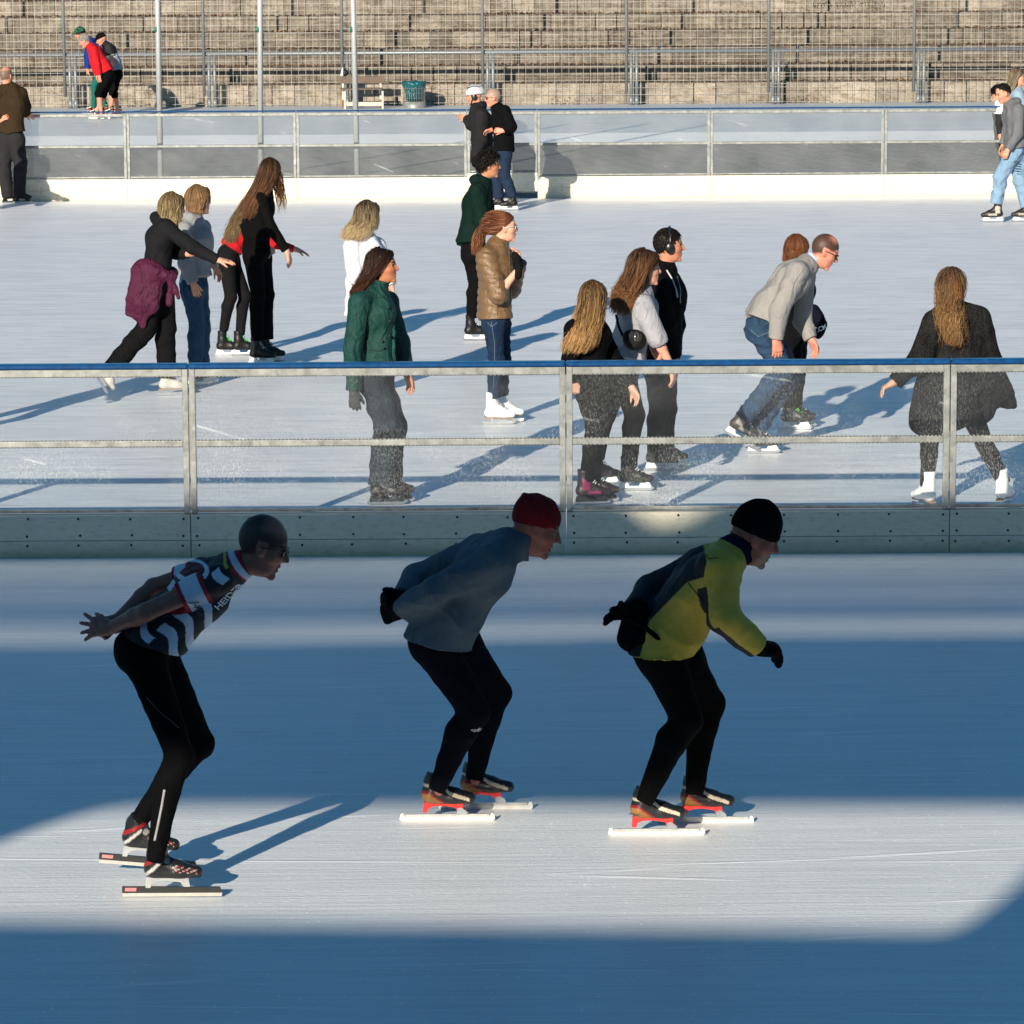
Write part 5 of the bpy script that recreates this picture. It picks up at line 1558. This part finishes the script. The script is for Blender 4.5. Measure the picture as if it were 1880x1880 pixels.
person('red-haired woman with ponytail in beige quilted jacket, hands at her chin', (915, 777), 12,
    [(910, 578), (908, 545), (906, 490), (912, 448)], (926, 418),
    [dict(j=[(894, 474, -.15), (915, 540, -.22), (952, 494, -.18), (955, 464, -.14)], sl=.56, n=(-.8, .4, 0), side=(-.8, .2, .3), curl=32, glove='131315'),
     dict(j=[(922, 474, .14), (938, 530, .16), (952, 480, .05), (950, 455, .02)], n=(-.6, -.4, 0), side=(-.5, 0, .4), curl=40)],
    [dict(j=[(905, 596, -.07), (912, 662, -.07), (907, 728, -.06)], fy=0), dict(j=[(918, 596, .08), (924, 662, .08), (923, 724, .10)], fy=-6)],
    hyaw=6, sc=.93, hs=.98, skin='dca48e', female=True, brow='8a5030', lip='b0524a',
    top=dict(c='6e5438', hem=(908, 584), add=.030, fold=.004, quilt=.062, sr=(.064, .060, .056), name='quilted_jacket', rough=.42, spec=.5, flare=1.06, heather=.04, collar=.06, cr=1.1, bump=.8),
    bottom=dict(c='1c2c42', add=.005, r=(.088, .064, .048), fold=.008, freq=40, bump=1.2, heather=.25), shoes=dict(kind='figure', col='e6e6e8'), tune=h_tune)

person('girl with long straight blond hair in a black jacket, seen from behind the splashed pane', (1088, 925), 48,
    [(1080, 696), (1077, 662), (1078, 612), (1082, 580)], (1090, 550),
    [dict(j=[(1052, 604, -.13), (1046, 660, -.16), (1054, 700, -.14), (1058, 728, -.12)], curl=30),
     dict(j=[(1104, 610, .10), (1130, 664, .10), (1160, 712, .0), (1178, 744, -.04)], curl=24, sl=.98)],
    [dict(j=[(1072, 712, -.07), (1090, 782, -.05), (1077, 880, -.04)], fy=10, shoe=dict(second='7a2450')), dict(j=[(1086, 712, .07), (1098, 780, .10), (1092, 880, .10)], fy=0)],
    hyaw=58, hp=3, sc=.86, hs=.95, skin='bd9480', female=True,
    top=dict(c='08080a', hem=(1078, 690), add=.016, fold=.008, sr=(.056, .050, .044), name='jacket', flare=1.1),
    bottom=dict(c='0a0a0c', add=.002, r=(.086, .062, .054), fold=.006), shoes=dict(kind='hockey', col='2a2022', hold='black'),
    tune=DR([(1084, 574, -.05), (1078, 594, -.11), (1071, 612, -.16), (1062, 632, -.17), (1052, 646, -.17)], [.10, .10, .10, .10, .08], 1700, '3c2a1c', 'b0895a', wig=.008, a0=-130, a1=130, t1=(.65, 1), seed=12))

def j_tune(c):
    drape('hair', c, [(1170, 516, -.03), (1161, 534, -.07), (1152, 554, -.11), (1143, 574, -.12)], [.118, .118, .105, .07], 1900, '2c1d14', '7d5638', wig=.012, curl=.009, a0=-100, a1=100, seed=14, th=.022, slope=.7, t1=(.55, 1))
person('woman with long wavy brown hair in a light grey sweatshirt, sleeve pushed up', (1172, 898), 8,
    [(1146, 672), (1152, 636), (1168, 580), (1178, 534)], (1186, 494),
    [dict(j=[(1180, 562, -.16), (1206, 622, -.21), (1234, 676, -.20), (1238, 706, -.19)], sl=.60, curl=22),
     dict(j=[(1186, 562, .15), (1196, 616, .17), (1202, 644, .10), (1210, 656, .06)], sl=.62, curl=40)],
    [dict(j=[(1142, 690, -.07), (1166, 762, -.09), (1156, 850, -.08)], fy=0), dict(j=[(1140, 690, .08), (1112, 760, .12), (1096, 838, .18)], fy=10)],
    hyaw=8, hp=2, sc=.95, hs=.98, skin='d09a82', female=True, brow='2a1a10', lip='a04a44',
    top=dict(c='9c9ca4', hem=(1148, 660), add=.026, fold=.012, freq=16, sr=(.062, .052, .046), name='sweatshirt', flare=1.15, bump=1.6),
    bottom=dict(c='0d0d0f', add=.006, r=(.096, .070, .054), fold=.006), shoes=dict(kind='hockey', col='1c1b1c'), tune=j_tune)

def k_tune(c):
    T = c['T']; f, l, u = c['hfr']; hc = c['hc']; P = lambda a, b, g: hc + (a * f + b * l + g * u) * c['hs']
    SH('15100d', n=520, length=.022, lift=.006, thick=.008, mess=.5, slope=.8, off=.008)(c)
    m = MB(); m.tube([P(.0, .09 * math.cos(a), .02 + .118 * math.sin(a)) for a in np.linspace(-.05, math.pi + .05, 15)], .010, 8)
    o = m.build('headphone_band', plain('headphone_shell', (.012, .012, .014), .3), T, smooth=True)
    for q in (1, -1):
        F = Field(.005); F.ell(P(-.004, q * .090, -.006), np.array([.034, .016, .042]), np.array([f, l, u]), .01); F.build('ear_cup', plain('headphone_shell', (.012, .012, .014), .3), o)
    J = c['J']
    seam(c, 'top', [(1224, 496), (1234, 512), (1241, 530), (1244, 546)], .006, (.6, .6, .6), 'drawstring')
    seam(c, 'top', [(1243, 508), (1249, 530), (1249, 556)], .004, (.35, .35, .35), 'zip')
person('young man with black headphones over short dark hair in a black zip hoodie', (1220, 862), -10,
    [(1213, 655), (1220, 620), (1224, 546), (1222, 494)], (1229, 452),
    [dict(j=[(1208, 522, -.17), (1222, 600, -.22), (1236, 655, -.16), (1242, 684, -.12)], curl=24),
     dict(j=[(1232, 520, .16), (1240, 596, .17), (1232, 648, .10), (1236, 664, .05)])],
    [dict(j=[(1206, 676, -.08), (1211, 748, -.08), (1205, 836, -.07)], fy=0), dict(j=[(1219, 676, .09), (1224, 748, .09), (1222, 832, .10)], fy=-5)],
    hyaw=2, sc=1.0, hs=1.0, skin='bd8164', brow='120c0a',
    top=dict(c='0c0c0e', hem=(1216, 650), add=.026, fold=.008, hood=True, sr=(.060, .054, .044), name='hoodie', flare=1.06),
    bottom=dict(c='101114', add=.006, r=(.094, .070, .062), fold=.005), shoes=dict(kind='hockey', col='1c1b1c'), tune=k_tune)

def l_tune(c):
    drape('hair', c, [(1458, 474), (1457, 480)], [.085, .07], 1100, '583420', '865436', a0=-118, a1=118, seed=41, th=.018, wig=.005, t1=(.1, 1), slope=.5, off=-.03, front=.4, phi=94)
    text('CCM', 1505, 602, c['Y0'], c['glove1'], .048, 25, plain('white_print', (.75, .77, .8), .6), c['glove1'])
person('ginger child in black top and hockey glove, mostly hidden behind the balding man', (1452, 787), 30,
    [(1458, 608), (1458, 578), (1462, 530), (1462, 490)], (1463, 462),
    [dict(j=[(1450, 512, -.12), (1446, 560, -.14), (1456, 590, -.1), (1460, 606, -.1)]),
     dict(j=[(1474, 514, .06), (1480, 562, .06), (1497, 578, .0), (1513, 606, .0)], glove='0c1220', gadd=.030, curl=30, spread=.3, hs=1.25)],
    [dict(j=[(1452, 620, -.06), (1462, 680, -.06), (1452, 744, -.04)], fy=-8, shoe=dict(lace='70e020')), dict(j=[(1464, 620, .08), (1466, 682, .10), (1460, 742, .12)], fy=-8)],
    hyaw=55, hp=4, sc=.84, hs=.94, skin='bd9480',
    top=dict(c='0c0d10', hem=(1458, 618), add=.018, fold=.006, sr=(.052, .048, .042), name='top'),
    bottom=dict(c='0c0c0e', add=.008, r=(.088, .068, .060), fold=.006), shoes=dict(kind='hockey', col='2c2a2c'), tune=l_tune)

person('balding man with glasses bending forward in a light grey sweater and blue jeans', (1372, 836), 5,
    [(1397, 594, .03), (1412, 562), (1452, 512), (1486, 480)], (1514, 462),
    [dict(j=[(1464, 500, -.19), (1431, 570, -.22), (1425, 622, -.20), (1428, 652, -.2)], curl=18),
     dict(j=[(1478, 508, .18), (1474, 590, .22), (1489, 622, .18), (1500, 648, .17)], curl=30)],
    [dict(j=[(1394, 606, -.08), (1440, 680, -.11), (1366, 766, -.09)], fy=0, fp=28, lift=.17), dict(j=[(1404, 606, .10), (1455, 690, .13), (1392, 786, .10)], fy=0)],
    hyaw=2, hp=30, sc=1.02, hs=1.06, skin='c98672', brow='4a3a30', crop=('33251e', -.010, .72, .080, -.035, .93),
    top=dict(c='8c8a88', hem=(1400, 588), add=.022, fold=.008, sr=(.062, .054, .042), name='sweater', heather=.05, flare=1.08, collar=.03),
    bottom=dict(c='243c56', add=.006, r=(.098, .072, .062), fold=.011, freq=30, bump=1.6, heather=.3), shoes=dict(kind='hockey', col='3a3836', second='8a8682'),
    tune=both(
              lambda c: glasses(c['hc'], c['hfr'], c['hs'], c['T']),
              lambda c: (seam(c, 'trousers', [(1378, 606), (1392, 618), (1412, 610)], .003, (.10, .16, .24)), seam(c, 'trousers', [(1398, 610), (1420, 640), (1446, 684)], .0025, (.02, .035, .06)), seam(c, 'top', [(1474, 496), (1458, 520), (1450, 560)], .002, (.10, .10, .10))),
              lambda c: Field(.007).cone(c['nec'] - c['ud'] * .005, c['nec'] + nrm(c['hc'] - c['nec']) * .055, .066, .062, .01, fb=True).build('shirt_collar', cloth('9fb0cc', .5), c['T'], fold=.003, freq=40)))

def n_top(F, c):
    J = c['J']
    sq = (np.array([0, 1., 0]), .55)
    F.cone(J((1728, 596)), J((1706, 770, -.02)), .10, .135, .06, sq=sq); F.cone(J((1786, 590)), J((1796, 748, .05)), .115, .13, .06, sq=sq)
    F.cone(J((1757, 600)), J((1752, 752)), .15, .15, .06, sq=sq)
    F.cone(J((1706, 720, -.02)), J((1684, 778, -.03)), .10, .045, .05, sq=sq); F.cone(J((1805, 700, .05)), J((1852, 738, .10)), .12, .055, .06, sq=sq)
    F.cone(J((1842, 728, .10)), J((1862, 746, .12)), .05, .022, .03, sq=sq)
    F.cone(J((1714, 600, -.05)), J((1690, 668, -.10)), .085, .08, .04); F.cone(J((1796, 588, .05)), J((1815, 660, .08)), .085, .08, .04)
person('woman seen from behind in a wide dark knitted cardigan and white skates', (1760, 932), 100,
    [(1752, 720), (1754, 680), (1758, 616), (1750, 566)], (1745, 527),
    [dict(j=[(1716, 590, -.06), (1686, 660, -.10), (1642, 702, -.12), (1618, 714, -.12)], curl=40, n=(0, 0, -1)),
     dict(j=[(1795, 584, .06), (1818, 660, .08), (1846, 726, .10), (1862, 744, .10)], curl=30, nohand=True)],
    [dict(j=[(1726, 740, 0), (1706, 812, 0), (1702, 890, -.02)], fy=120), dict(j=[(1775, 740, 0), (1808, 816, .04), (1842, 884, .06)], fy=60)],
    hyaw=100, hp=0, sc=.94, hs=.97, skin='bd9480', female=True,
    top=dict(c='1f1f20', add=.022, fold=.010, freq=14, sr=(.062, .056, .05), name='cardigan', extra=n_top, heather=.48, weave=75, collar=.04, bump=1.2),
    bottom=dict(c='121214', add=.004, r=(.088, .060, .046), fold=.003), shoes=dict(kind='figure', col='e6e6e6'),
    tune=both(DR([(1742, 550, -.05), (1741, 572, -.13), (1745, 594, -.17), (1749, 612, -.18), (1752, 630, -.18)], [.072, .060, .050, .042, .025], 1700, '38261b', '94704a', wig=.016, curl=.010, a0=-150, a1=150, t1=(.5, 1), seed=15),
              LH([(1752, 508, -.1), (1756, 522, -.11), (1757, 540, -.11), (1756, 556, -.10)], [.018, .022, .02, .012], 200, '4a2e1c', '8a5c34', wig=.012, r=.0022, name='braid')))

T = thing('shoulder_bag', 'small round black bag slung over the wavy-haired woman in light grey', 'bag', tuple(ground(1172, 898)))
G = ground(1172, 898); Jb = lambda x, y, d: onplane(x, y, G[1] + d)
F_ = Field(.007); F_.ell(Jb(1165, 624, -.235), np.array([.088, .038, .075]), np.array([[.94, 0, -.34], [0, 1, 0], [.34, 0, .94]]), .02)
bagb = F_.build('pouch', cloth('08080a', .8, .5), T, fold=.003)
MB().tube([Jb(1131, 578, -.165), Jb(1136, 600, -.19), Jb(1144, 618, -.205), Jb(1150, 626, -.22)], .009, 6).build('strap', cloth('08080a', .3), bagb, smooth=True)
MB().tube([Jb(1166, 612, -.275), Jb(1166, 626, -.278)], .004, 5).build('zip_pull', M_STEEL, bagb, smooth=True)

# ------------------------------------------------------------------ people along the far barrier
VF = .010
person('man in dark brown fleece leaning on the far barrier, seen from behind', (25, 373), 75,
    [(20, 250), (20, 228), (20, 190), (17, 158)], (12, 140),
    [dict(j=[(38, 172, .05), (46, 196, .12), (47, 210, .2), (56, 212, .25)]), dict(j=[(-2, 172, -.02), (-18, 200, -.02), (0, 222, -.10), (8, 216, -.14)], curl=30)],
    [dict(j=[(12, 258), (8, 300), (14, 360)], fy=20), dict(j=[(30, 258), (38, 300), (36, 358)], fy=5)],
    hyaw=60, sc=1.02, hs=1.05, skin='c98a72', vox=VF,
    top=dict(c='32271a', hem=(20, 243), add=.035, fold=.008, name='fleece', sr=(.066, .058, .048)),
    bottom=dict(c='29282b', add=.012, r=(.104, .082, .074), fold=.008), shoes=dict(kind='hockey', col='161414', lace='b0b0b0', hold='black'),
    crop=('5c534b', -.03, .4, .065, -.12, .85))

def p_tune(c):
    T = c['T']; f, l, u = c['hfr']; hc = c['hc']; P = lambda a, b, g: hc + (a * f + b * l + g * u)
    F = Field(.008); F.ell(P(-.012, 0, .045), np.array([.128, .104, .112]), np.array([f, l, u]), .02); F.ell(P(-.08, 0, .05), np.array([.07, .07, .06]), np.array([f, l, u]), .03)
    F.plane(P(0, 0, .018), -(u - .1 * f))
    o = F.build('helmet', plain('silver_helmet', (.55, .57, .60), .25, .2), T)
    m = MB()
    for b in (-.05, 0, .05): m.tube([P(.10 - abs(b) * .6, b, .075), P(.06, b * 1.3, .128), P(-.04, b * 1.4, .146 - abs(b) * .3), P(-.11, b, .10)], .007, 6)
    m.build('helmet_vents', M_BLACKP, o, smooth=True)
    F = Field(.008)
    for q in (1, -1): F.ell(P(-.005, q * .085, -.01), np.array([.04, .022, .05]), np.array([f, l, u]), .02)
    F.cone(P(.02, .08, -.03), P(.07, .03, -.105), .01, .01, .01); F.cone(P(.02, -.08, -.03), P(.07, -.03, -.105), .01, .01, .01); F.cone(P(.07, .03, -.105), P(.07, -.03, -.105), .01, .01, .01)
    F.build('helmet_padding', M_BLACKP, o)
person('person in a silver helmet and long dark grey coat holding the far gate post', (898, 380), 168,
    [(886, 282), (885, 258), (884, 222), (877, 196)], (871, 176),
    [dict(j=[(884, 212, -.18), (884, 254, -.22), (873, 288, -.20), (870, 302, -.2)], glove='101012', curl=30),
     dict(j=[(874, 210, .12), (866, 228, .2), (858, 218, .3), (850, 214, .33)], curl=35)],
    [dict(j=[(883, 292, -.08), (886, 326, -.08), (892, 362, -.07)], fy=172), dict(j=[(890, 292, .08), (900, 326, .08), (908, 360, .07)], fy=172)],
    hyaw=172, hp=12, sc=1.0, hs=1.02, skin='c98a72', vox=VF,
    top=dict(c='222124', hem=(886, 298), add=.042, fold=.010, name='coat', sr=(.07, .062, .056), flare=1.12, hood=True, freq=14),
    bottom=dict(c='31405a', add=.008, r=(.094, .072, .066), fold=.006), shoes=dict(kind='hockey'), tune=p_tune)

person('older man with glasses in black jacket and dark jeans by the far gate', (930, 386), 172,
    [(924, 274), (925, 254), (924, 220), (914, 196)], (905, 180),
    [dict(j=[(926, 206, -.17), (938, 232, -.18), (924, 240, -.22), (914, 239, -.22)], curl=40),
     dict(j=[(918, 206, .16), (914, 236, .2), (904, 238, .1), (898, 240, .1)], curl=30)],
    [dict(j=[(926, 284, -.08), (926, 324, -.07), (940, 360, -.06)], fy=185), dict(j=[(918, 284, .08), (910, 326, .10), (916, 362, .10)], fy=178)],
    hyaw=188, hp=6, sc=.98, hs=1.04, skin='d08a76', brow='8a7a6c', vox=VF,
    top=dict(c='0a0a0c', hem=(925, 277), add=.036, fold=.008, name='jacket', sr=(.066, .058, .05), flare=1.06, freq=14),
    bottom=dict(c='1f2c40', add=.008, r=(.096, .074, .066), fold=.006, freq=28), shoes=dict(kind='hockey'),
    tune=both(lambda c: glasses(c['hc'], c['hfr'], c['hs'], c['T']), lambda c: None), crop=('877b72', -.012, .72, .09, .0, .8))

def ripped(c):
    J = c['J']; m = MB()
    for k in range(5): m.tube([J((1862, 296 + k * 4.5, -.17)), J((1872, 296.5 + k * 4.5, -.18))], .006, 5)
    m.build('rips', plain('rip_shadow', (.03, .05, .08), .9), c['trousers'], smooth=True)
person('young man in grey hoodie and ripped light blue jeans at the right edge', (1850, 408), 192,
    [(1862, 274), (1863, 250), (1862, 214), (1856, 190)], (1842, 172),
    [dict(j=[(1870, 202, -.17), (1869, 244, -.2), (1851, 274, -.22), (1845, 286, -.22)], curl=30),
     dict(j=[(1856, 204, .16), (1850, 240, .2), (1842, 266, .16), (1838, 276, .15)])],
    [dict(j=[(1856, 288, -.06), (1836, 326, -.03), (1829, 372, -.02)], fy=188, shoe=dict(hold='white')), dict(j=[(1870, 288, .06), (1872, 332, .04), (1884, 378, .02)], fy=188)],
    hyaw=196, hp=22, sc=1.0, hs=1.02, skin='cc8f76', brow='14100e', vox=.009,
    top=dict(c='626368', hem=(1864, 272), add=.026, fold=.008, name='hoodie', hood=True, sr=(.062, .054, .044), heather=.2),
    bottom=dict(c='7592ac', add=.010, r=(.10, .082, .074), fold=.010, freq=28, bump=1.4), shoes=dict(kind='soft', col='26241f', second='a8a498', lace=False, sc=1.1),
    tune=both(ripped, SH('17110e', n=240, length=.03, lift=.006, thick=.008, mess=.35, slope=.9, off=.045, back=(.5, 0, 0))))

person('woman with long ash-blond hair in pale denim jacket behind the young man in ripped jeans', (1862, 357), 10,
    [(1868, 250), (1868, 230), (1868, 194), (1868, 166)], (1869, 142),
    [dict(j=[(1852, 180, -.1), (1850, 212, -.14), (1860, 236, -.1), (1868, 244, -.1)]), dict(j=[(1882, 180, .1), (1890, 212, .14), (1890, 236, .1), (1890, 246, .1)])],
    [dict(j=[(1864, 262, -.07), (1864, 300, -.07), (1860, 340, -.06)], fy=200, shoe=dict(second='a02030')), dict(j=[(1874, 262, .07), (1876, 300, .07), (1874, 340, .06)])],
    hyaw=-10, sc=.96, hs=1.0, skin='cc9880', female=True, vox=VF,
    top=dict(c='8296a8', hem=(1868, 246), add=.024, fold=.008, name='denim_jacket', collar=.05), bottom=dict(c='26282e', add=.006, fold=.004), shoes=dict(kind='figure', col='e0dedc'),
    tune=DR([(1862, 154), (1856, 168), (1852, 180), (1851, 190)], [.095, .09, .075, .05], 700, '4c4034', '9a8a70', wig=.012, r=.003, seed=22))

person('dark-haired person in white top and black dungarees, half hidden at the right edge', (1836, 357), 175,
    [(1840, 256), (1839, 238), (1838, 210), (1836, 188)], (1832, 172),
    [dict(j=[(1838, 200, -.12), (1834, 226, -.15), (1836, 246, -.16), (1838, 256, -.16)]), dict(j=[(1836, 200, .14), (1832, 226, .15), (1832, 246, .1), (1832, 256, .1)])],
    [dict(j=[(1842, 266, -.07), (1844, 304, -.07), (1852, 340, -.06)]), dict(j=[(1840, 266, .07), (1848, 304, .07), (1858, 340, .06)])],
    hyaw=180, hp=8, sc=.84, hs=.92, skin='cc9880', female=True, vox=VF,
    top=dict(mat=attr_mat('printed_cloth', .75, .001, 220), col=lambda V, c: np.where((V[:, 2] < c['che'][2] + .02)[:, None], np.array([.008, .008, .009]), np.array([.7, .72, .74])), hem=(1840, 262), add=.02, fold=.006, name='dungarees'),
    bottom=dict(c='0a0a0b', add=.008, r=(.09, .07, .066), fold=.004), shoes=dict(kind='figure', col='c8b8b0', lace='b02030'),
    tune=SH('0c0a0a', n=240, length=.05, lift=.006, thick=.018, mess=.3, slope=.5, off=-.03))

# ------------------------------------------------------------------ three racers on the far track
FG = 'three racers bending forward on the far track'
person('white-haired racer in red fleece and black knee breeches on the far track', (187, 221), 180,
    [(198, 136), (190, 118), (176, 96), (165, 84)], (155, 75),
    [dict(j=[(172, 92, -.17), (178, 118, -.2), (182, 138, -.2), (183, 147, -.2)]), dict(j=[(168, 90, .16), (172, 116, .2), (178, 138, .2), (180, 146, .2)])],
    [dict(j=[(196, 142, -.07), (180, 172, -.08), (186, 206, -.07)], o=(186, 218)), dict(j=[(202, 142, .08), (190, 172, .2), (178, 203, .25)], o=(178, 214, .3))],
    hyaw=180, hp=30, sc=1.0, hs=1.08, skin='cf8c74', brow='b0a8a0', vox=.011, group=FG,
    top=dict(c='b8121e', hem=(197, 132), add=.024, fold=.006, name='fleece', sr=(.062, .054, .044)),
    bottom=dict(c='08080a', add=.005, cut=.15, r=(.092, .066, .06), fold=.002), shoes=dict(kind='speed'),
    tune=SH('8f8a84', n=160, length=.03, lift=.004, thick=.010, mess=.4, slope=.7, off=0))
def capfn(rgb):
    def fn(c):
        T = c['T']; f, l, u = c['hfr']; hc = c['hc']; P = lambda a, b, g: hc + (a * f + b * l + g * u)
        F = Field(.009); F.ell(P(-.012, 0, .04), np.array([.112, .090, .10]), np.array([f, l, u]), .02); F.plane(P(0, 0, .03), -u)
        F.cone(P(.09, .03, .045), P(.16, .02, .035), .012, .010, .01); F.cone(P(.09, -.03, .045), P(.16, -.02, .035), .012, .010, .01); F.cone(P(.1, 0, .045), P(.165, 0, .035), .014, .010, .02)
        F.build('cap', cloth(rgb, .5), T)
    return fn
person('racer in green cap, blue jacket and teal tights on the far track', (183, 212), 180,
    [(192, 126), (184, 104), (172, 82), (160, 70)], (147, 62),
    [dict(j=[(166, 78, -.16), (163, 106, -.18), (161, 126, -.18), (162, 136, -.18)]), dict(j=[(164, 78, .16), (160, 104, .2), (160, 124, .2), (161, 134, .2)])],
    [dict(j=[(186, 132, -.07), (172, 158, -.08), (172, 196, -.07)], o=(172, 208)), dict(j=[(192, 132, .08), (186, 162, .1), (192, 196, .1)], o=(192, 208, .1))],
    hyaw=180, hp=20, sc=.98, hs=1.05, skin='cc8c74', vox=.011, group=FG,
    top=dict(c='0d2c74', hem=(190, 122), add=.022, fold=.006, name='jacket', sr=(.062, .054, .044)),
    bottom=dict(c='0d5a50', add=.003, r=(.088, .062, .048), fold=.002), shoes=dict(kind='speed'), tune=both(capfn('1f5a44'), SH('17120f', n=80, length=.05, lift=.004, thick=.012, off=-.03)))
person('racer in black cap and grey-blue vest behind the one in red fleece', (212, 217), 180,
    [(214, 132), (211, 114), (202, 92), (194, 80)], (186, 73),
    [dict(j=[(200, 88, -.16), (206, 112, -.18), (214, 128, -.1), (218, 134, -.04)], sl=.3), dict(j=[(196, 88, .16), (198, 112, .2), (200, 130, .2), (200, 138, .2)])],
    [dict(j=[(214, 138, -.07), (209, 172, -.08), (217, 204, -.07)], o=(217, 215)), dict(j=[(216, 138, .08), (206, 168, .1), (203, 202, .1)], o=(203, 214, .1))],
    hyaw=180, hp=26, sc=.98, hs=1.04, skin='cc8c74', vox=.011, group=FG,
    top=dict(mat=attr_mat('printed_cloth', .75, .001, 220), col=lambda V, c: np.where((((V - c['wai']) @ c['ud']) > .16)[:, None], np.array([.012, .012, .014]), np.where((((V - c['wai']) @ c['ud']) > .10)[:, None], np.array([.55, .56, .6]), np.array([.24, .27, .36]))), hem=(214, 129), add=.022, fold=.006, name='vest', sr=(.062, .054, .044)),
    bottom=dict(c='08080a', add=.005, cut=.2, r=(.092, .066, .06), fold=.002), shoes=dict(kind='speed'), tune=capfn('0c0c0e'))

def passer(g, label, rgb, dx=0):
    x, y = g
    k = .244 * (y + 168.7)
    Y = lambda m: y - m * k
    person(label, g, 5,
        [(x, Y(.98)), (x, Y(1.14)), (x, Y(1.36)), (x + 2, Y(1.53))], (x + 8, Y(1.68)),
        [dict(j=[(x, Y(1.42), -.16), (x + .05 * k, Y(1.15), -.22), (x + .22 * k, Y(1.0), -.24), (x + .28 * k, Y(.95), -.24)]), dict(j=[(x, Y(1.42), .16), (x + .2 * k, Y(1.2), .24), (x + .45 * k, Y(1.12), .26), (x + .52 * k, Y(1.1), .26)])],
        [dict(j=[(x, Y(.92), -.08), (x + .12 * k, Y(.52), -.08), (x + .02 * k, Y(.15), -.08)]), dict(j=[(x, Y(.92), .08), (x - .05 * k, Y(.52), .1), (x - .25 * k, Y(.17), .1)])],
        sc=.95, hs=1.0, vox=.012, top=dict(c=rgb, hem=(x, Y(.88)), add=.026, fold=.008, name='jacket'), bottom=dict(c='1c2026', add=.008), shoes=dict(kind='hockey'),
        tune=SH('2a1d14', n=120, length=.03, thick=.012))
passer((-165, 812), 'skater in a blue jacket outside the left edge whose shadow enters the picture', '2a3f66')
passer((-150, 404), 'skater in a maroon jacket outside the left edge near the far barrier', '5a2028')
print('people done')
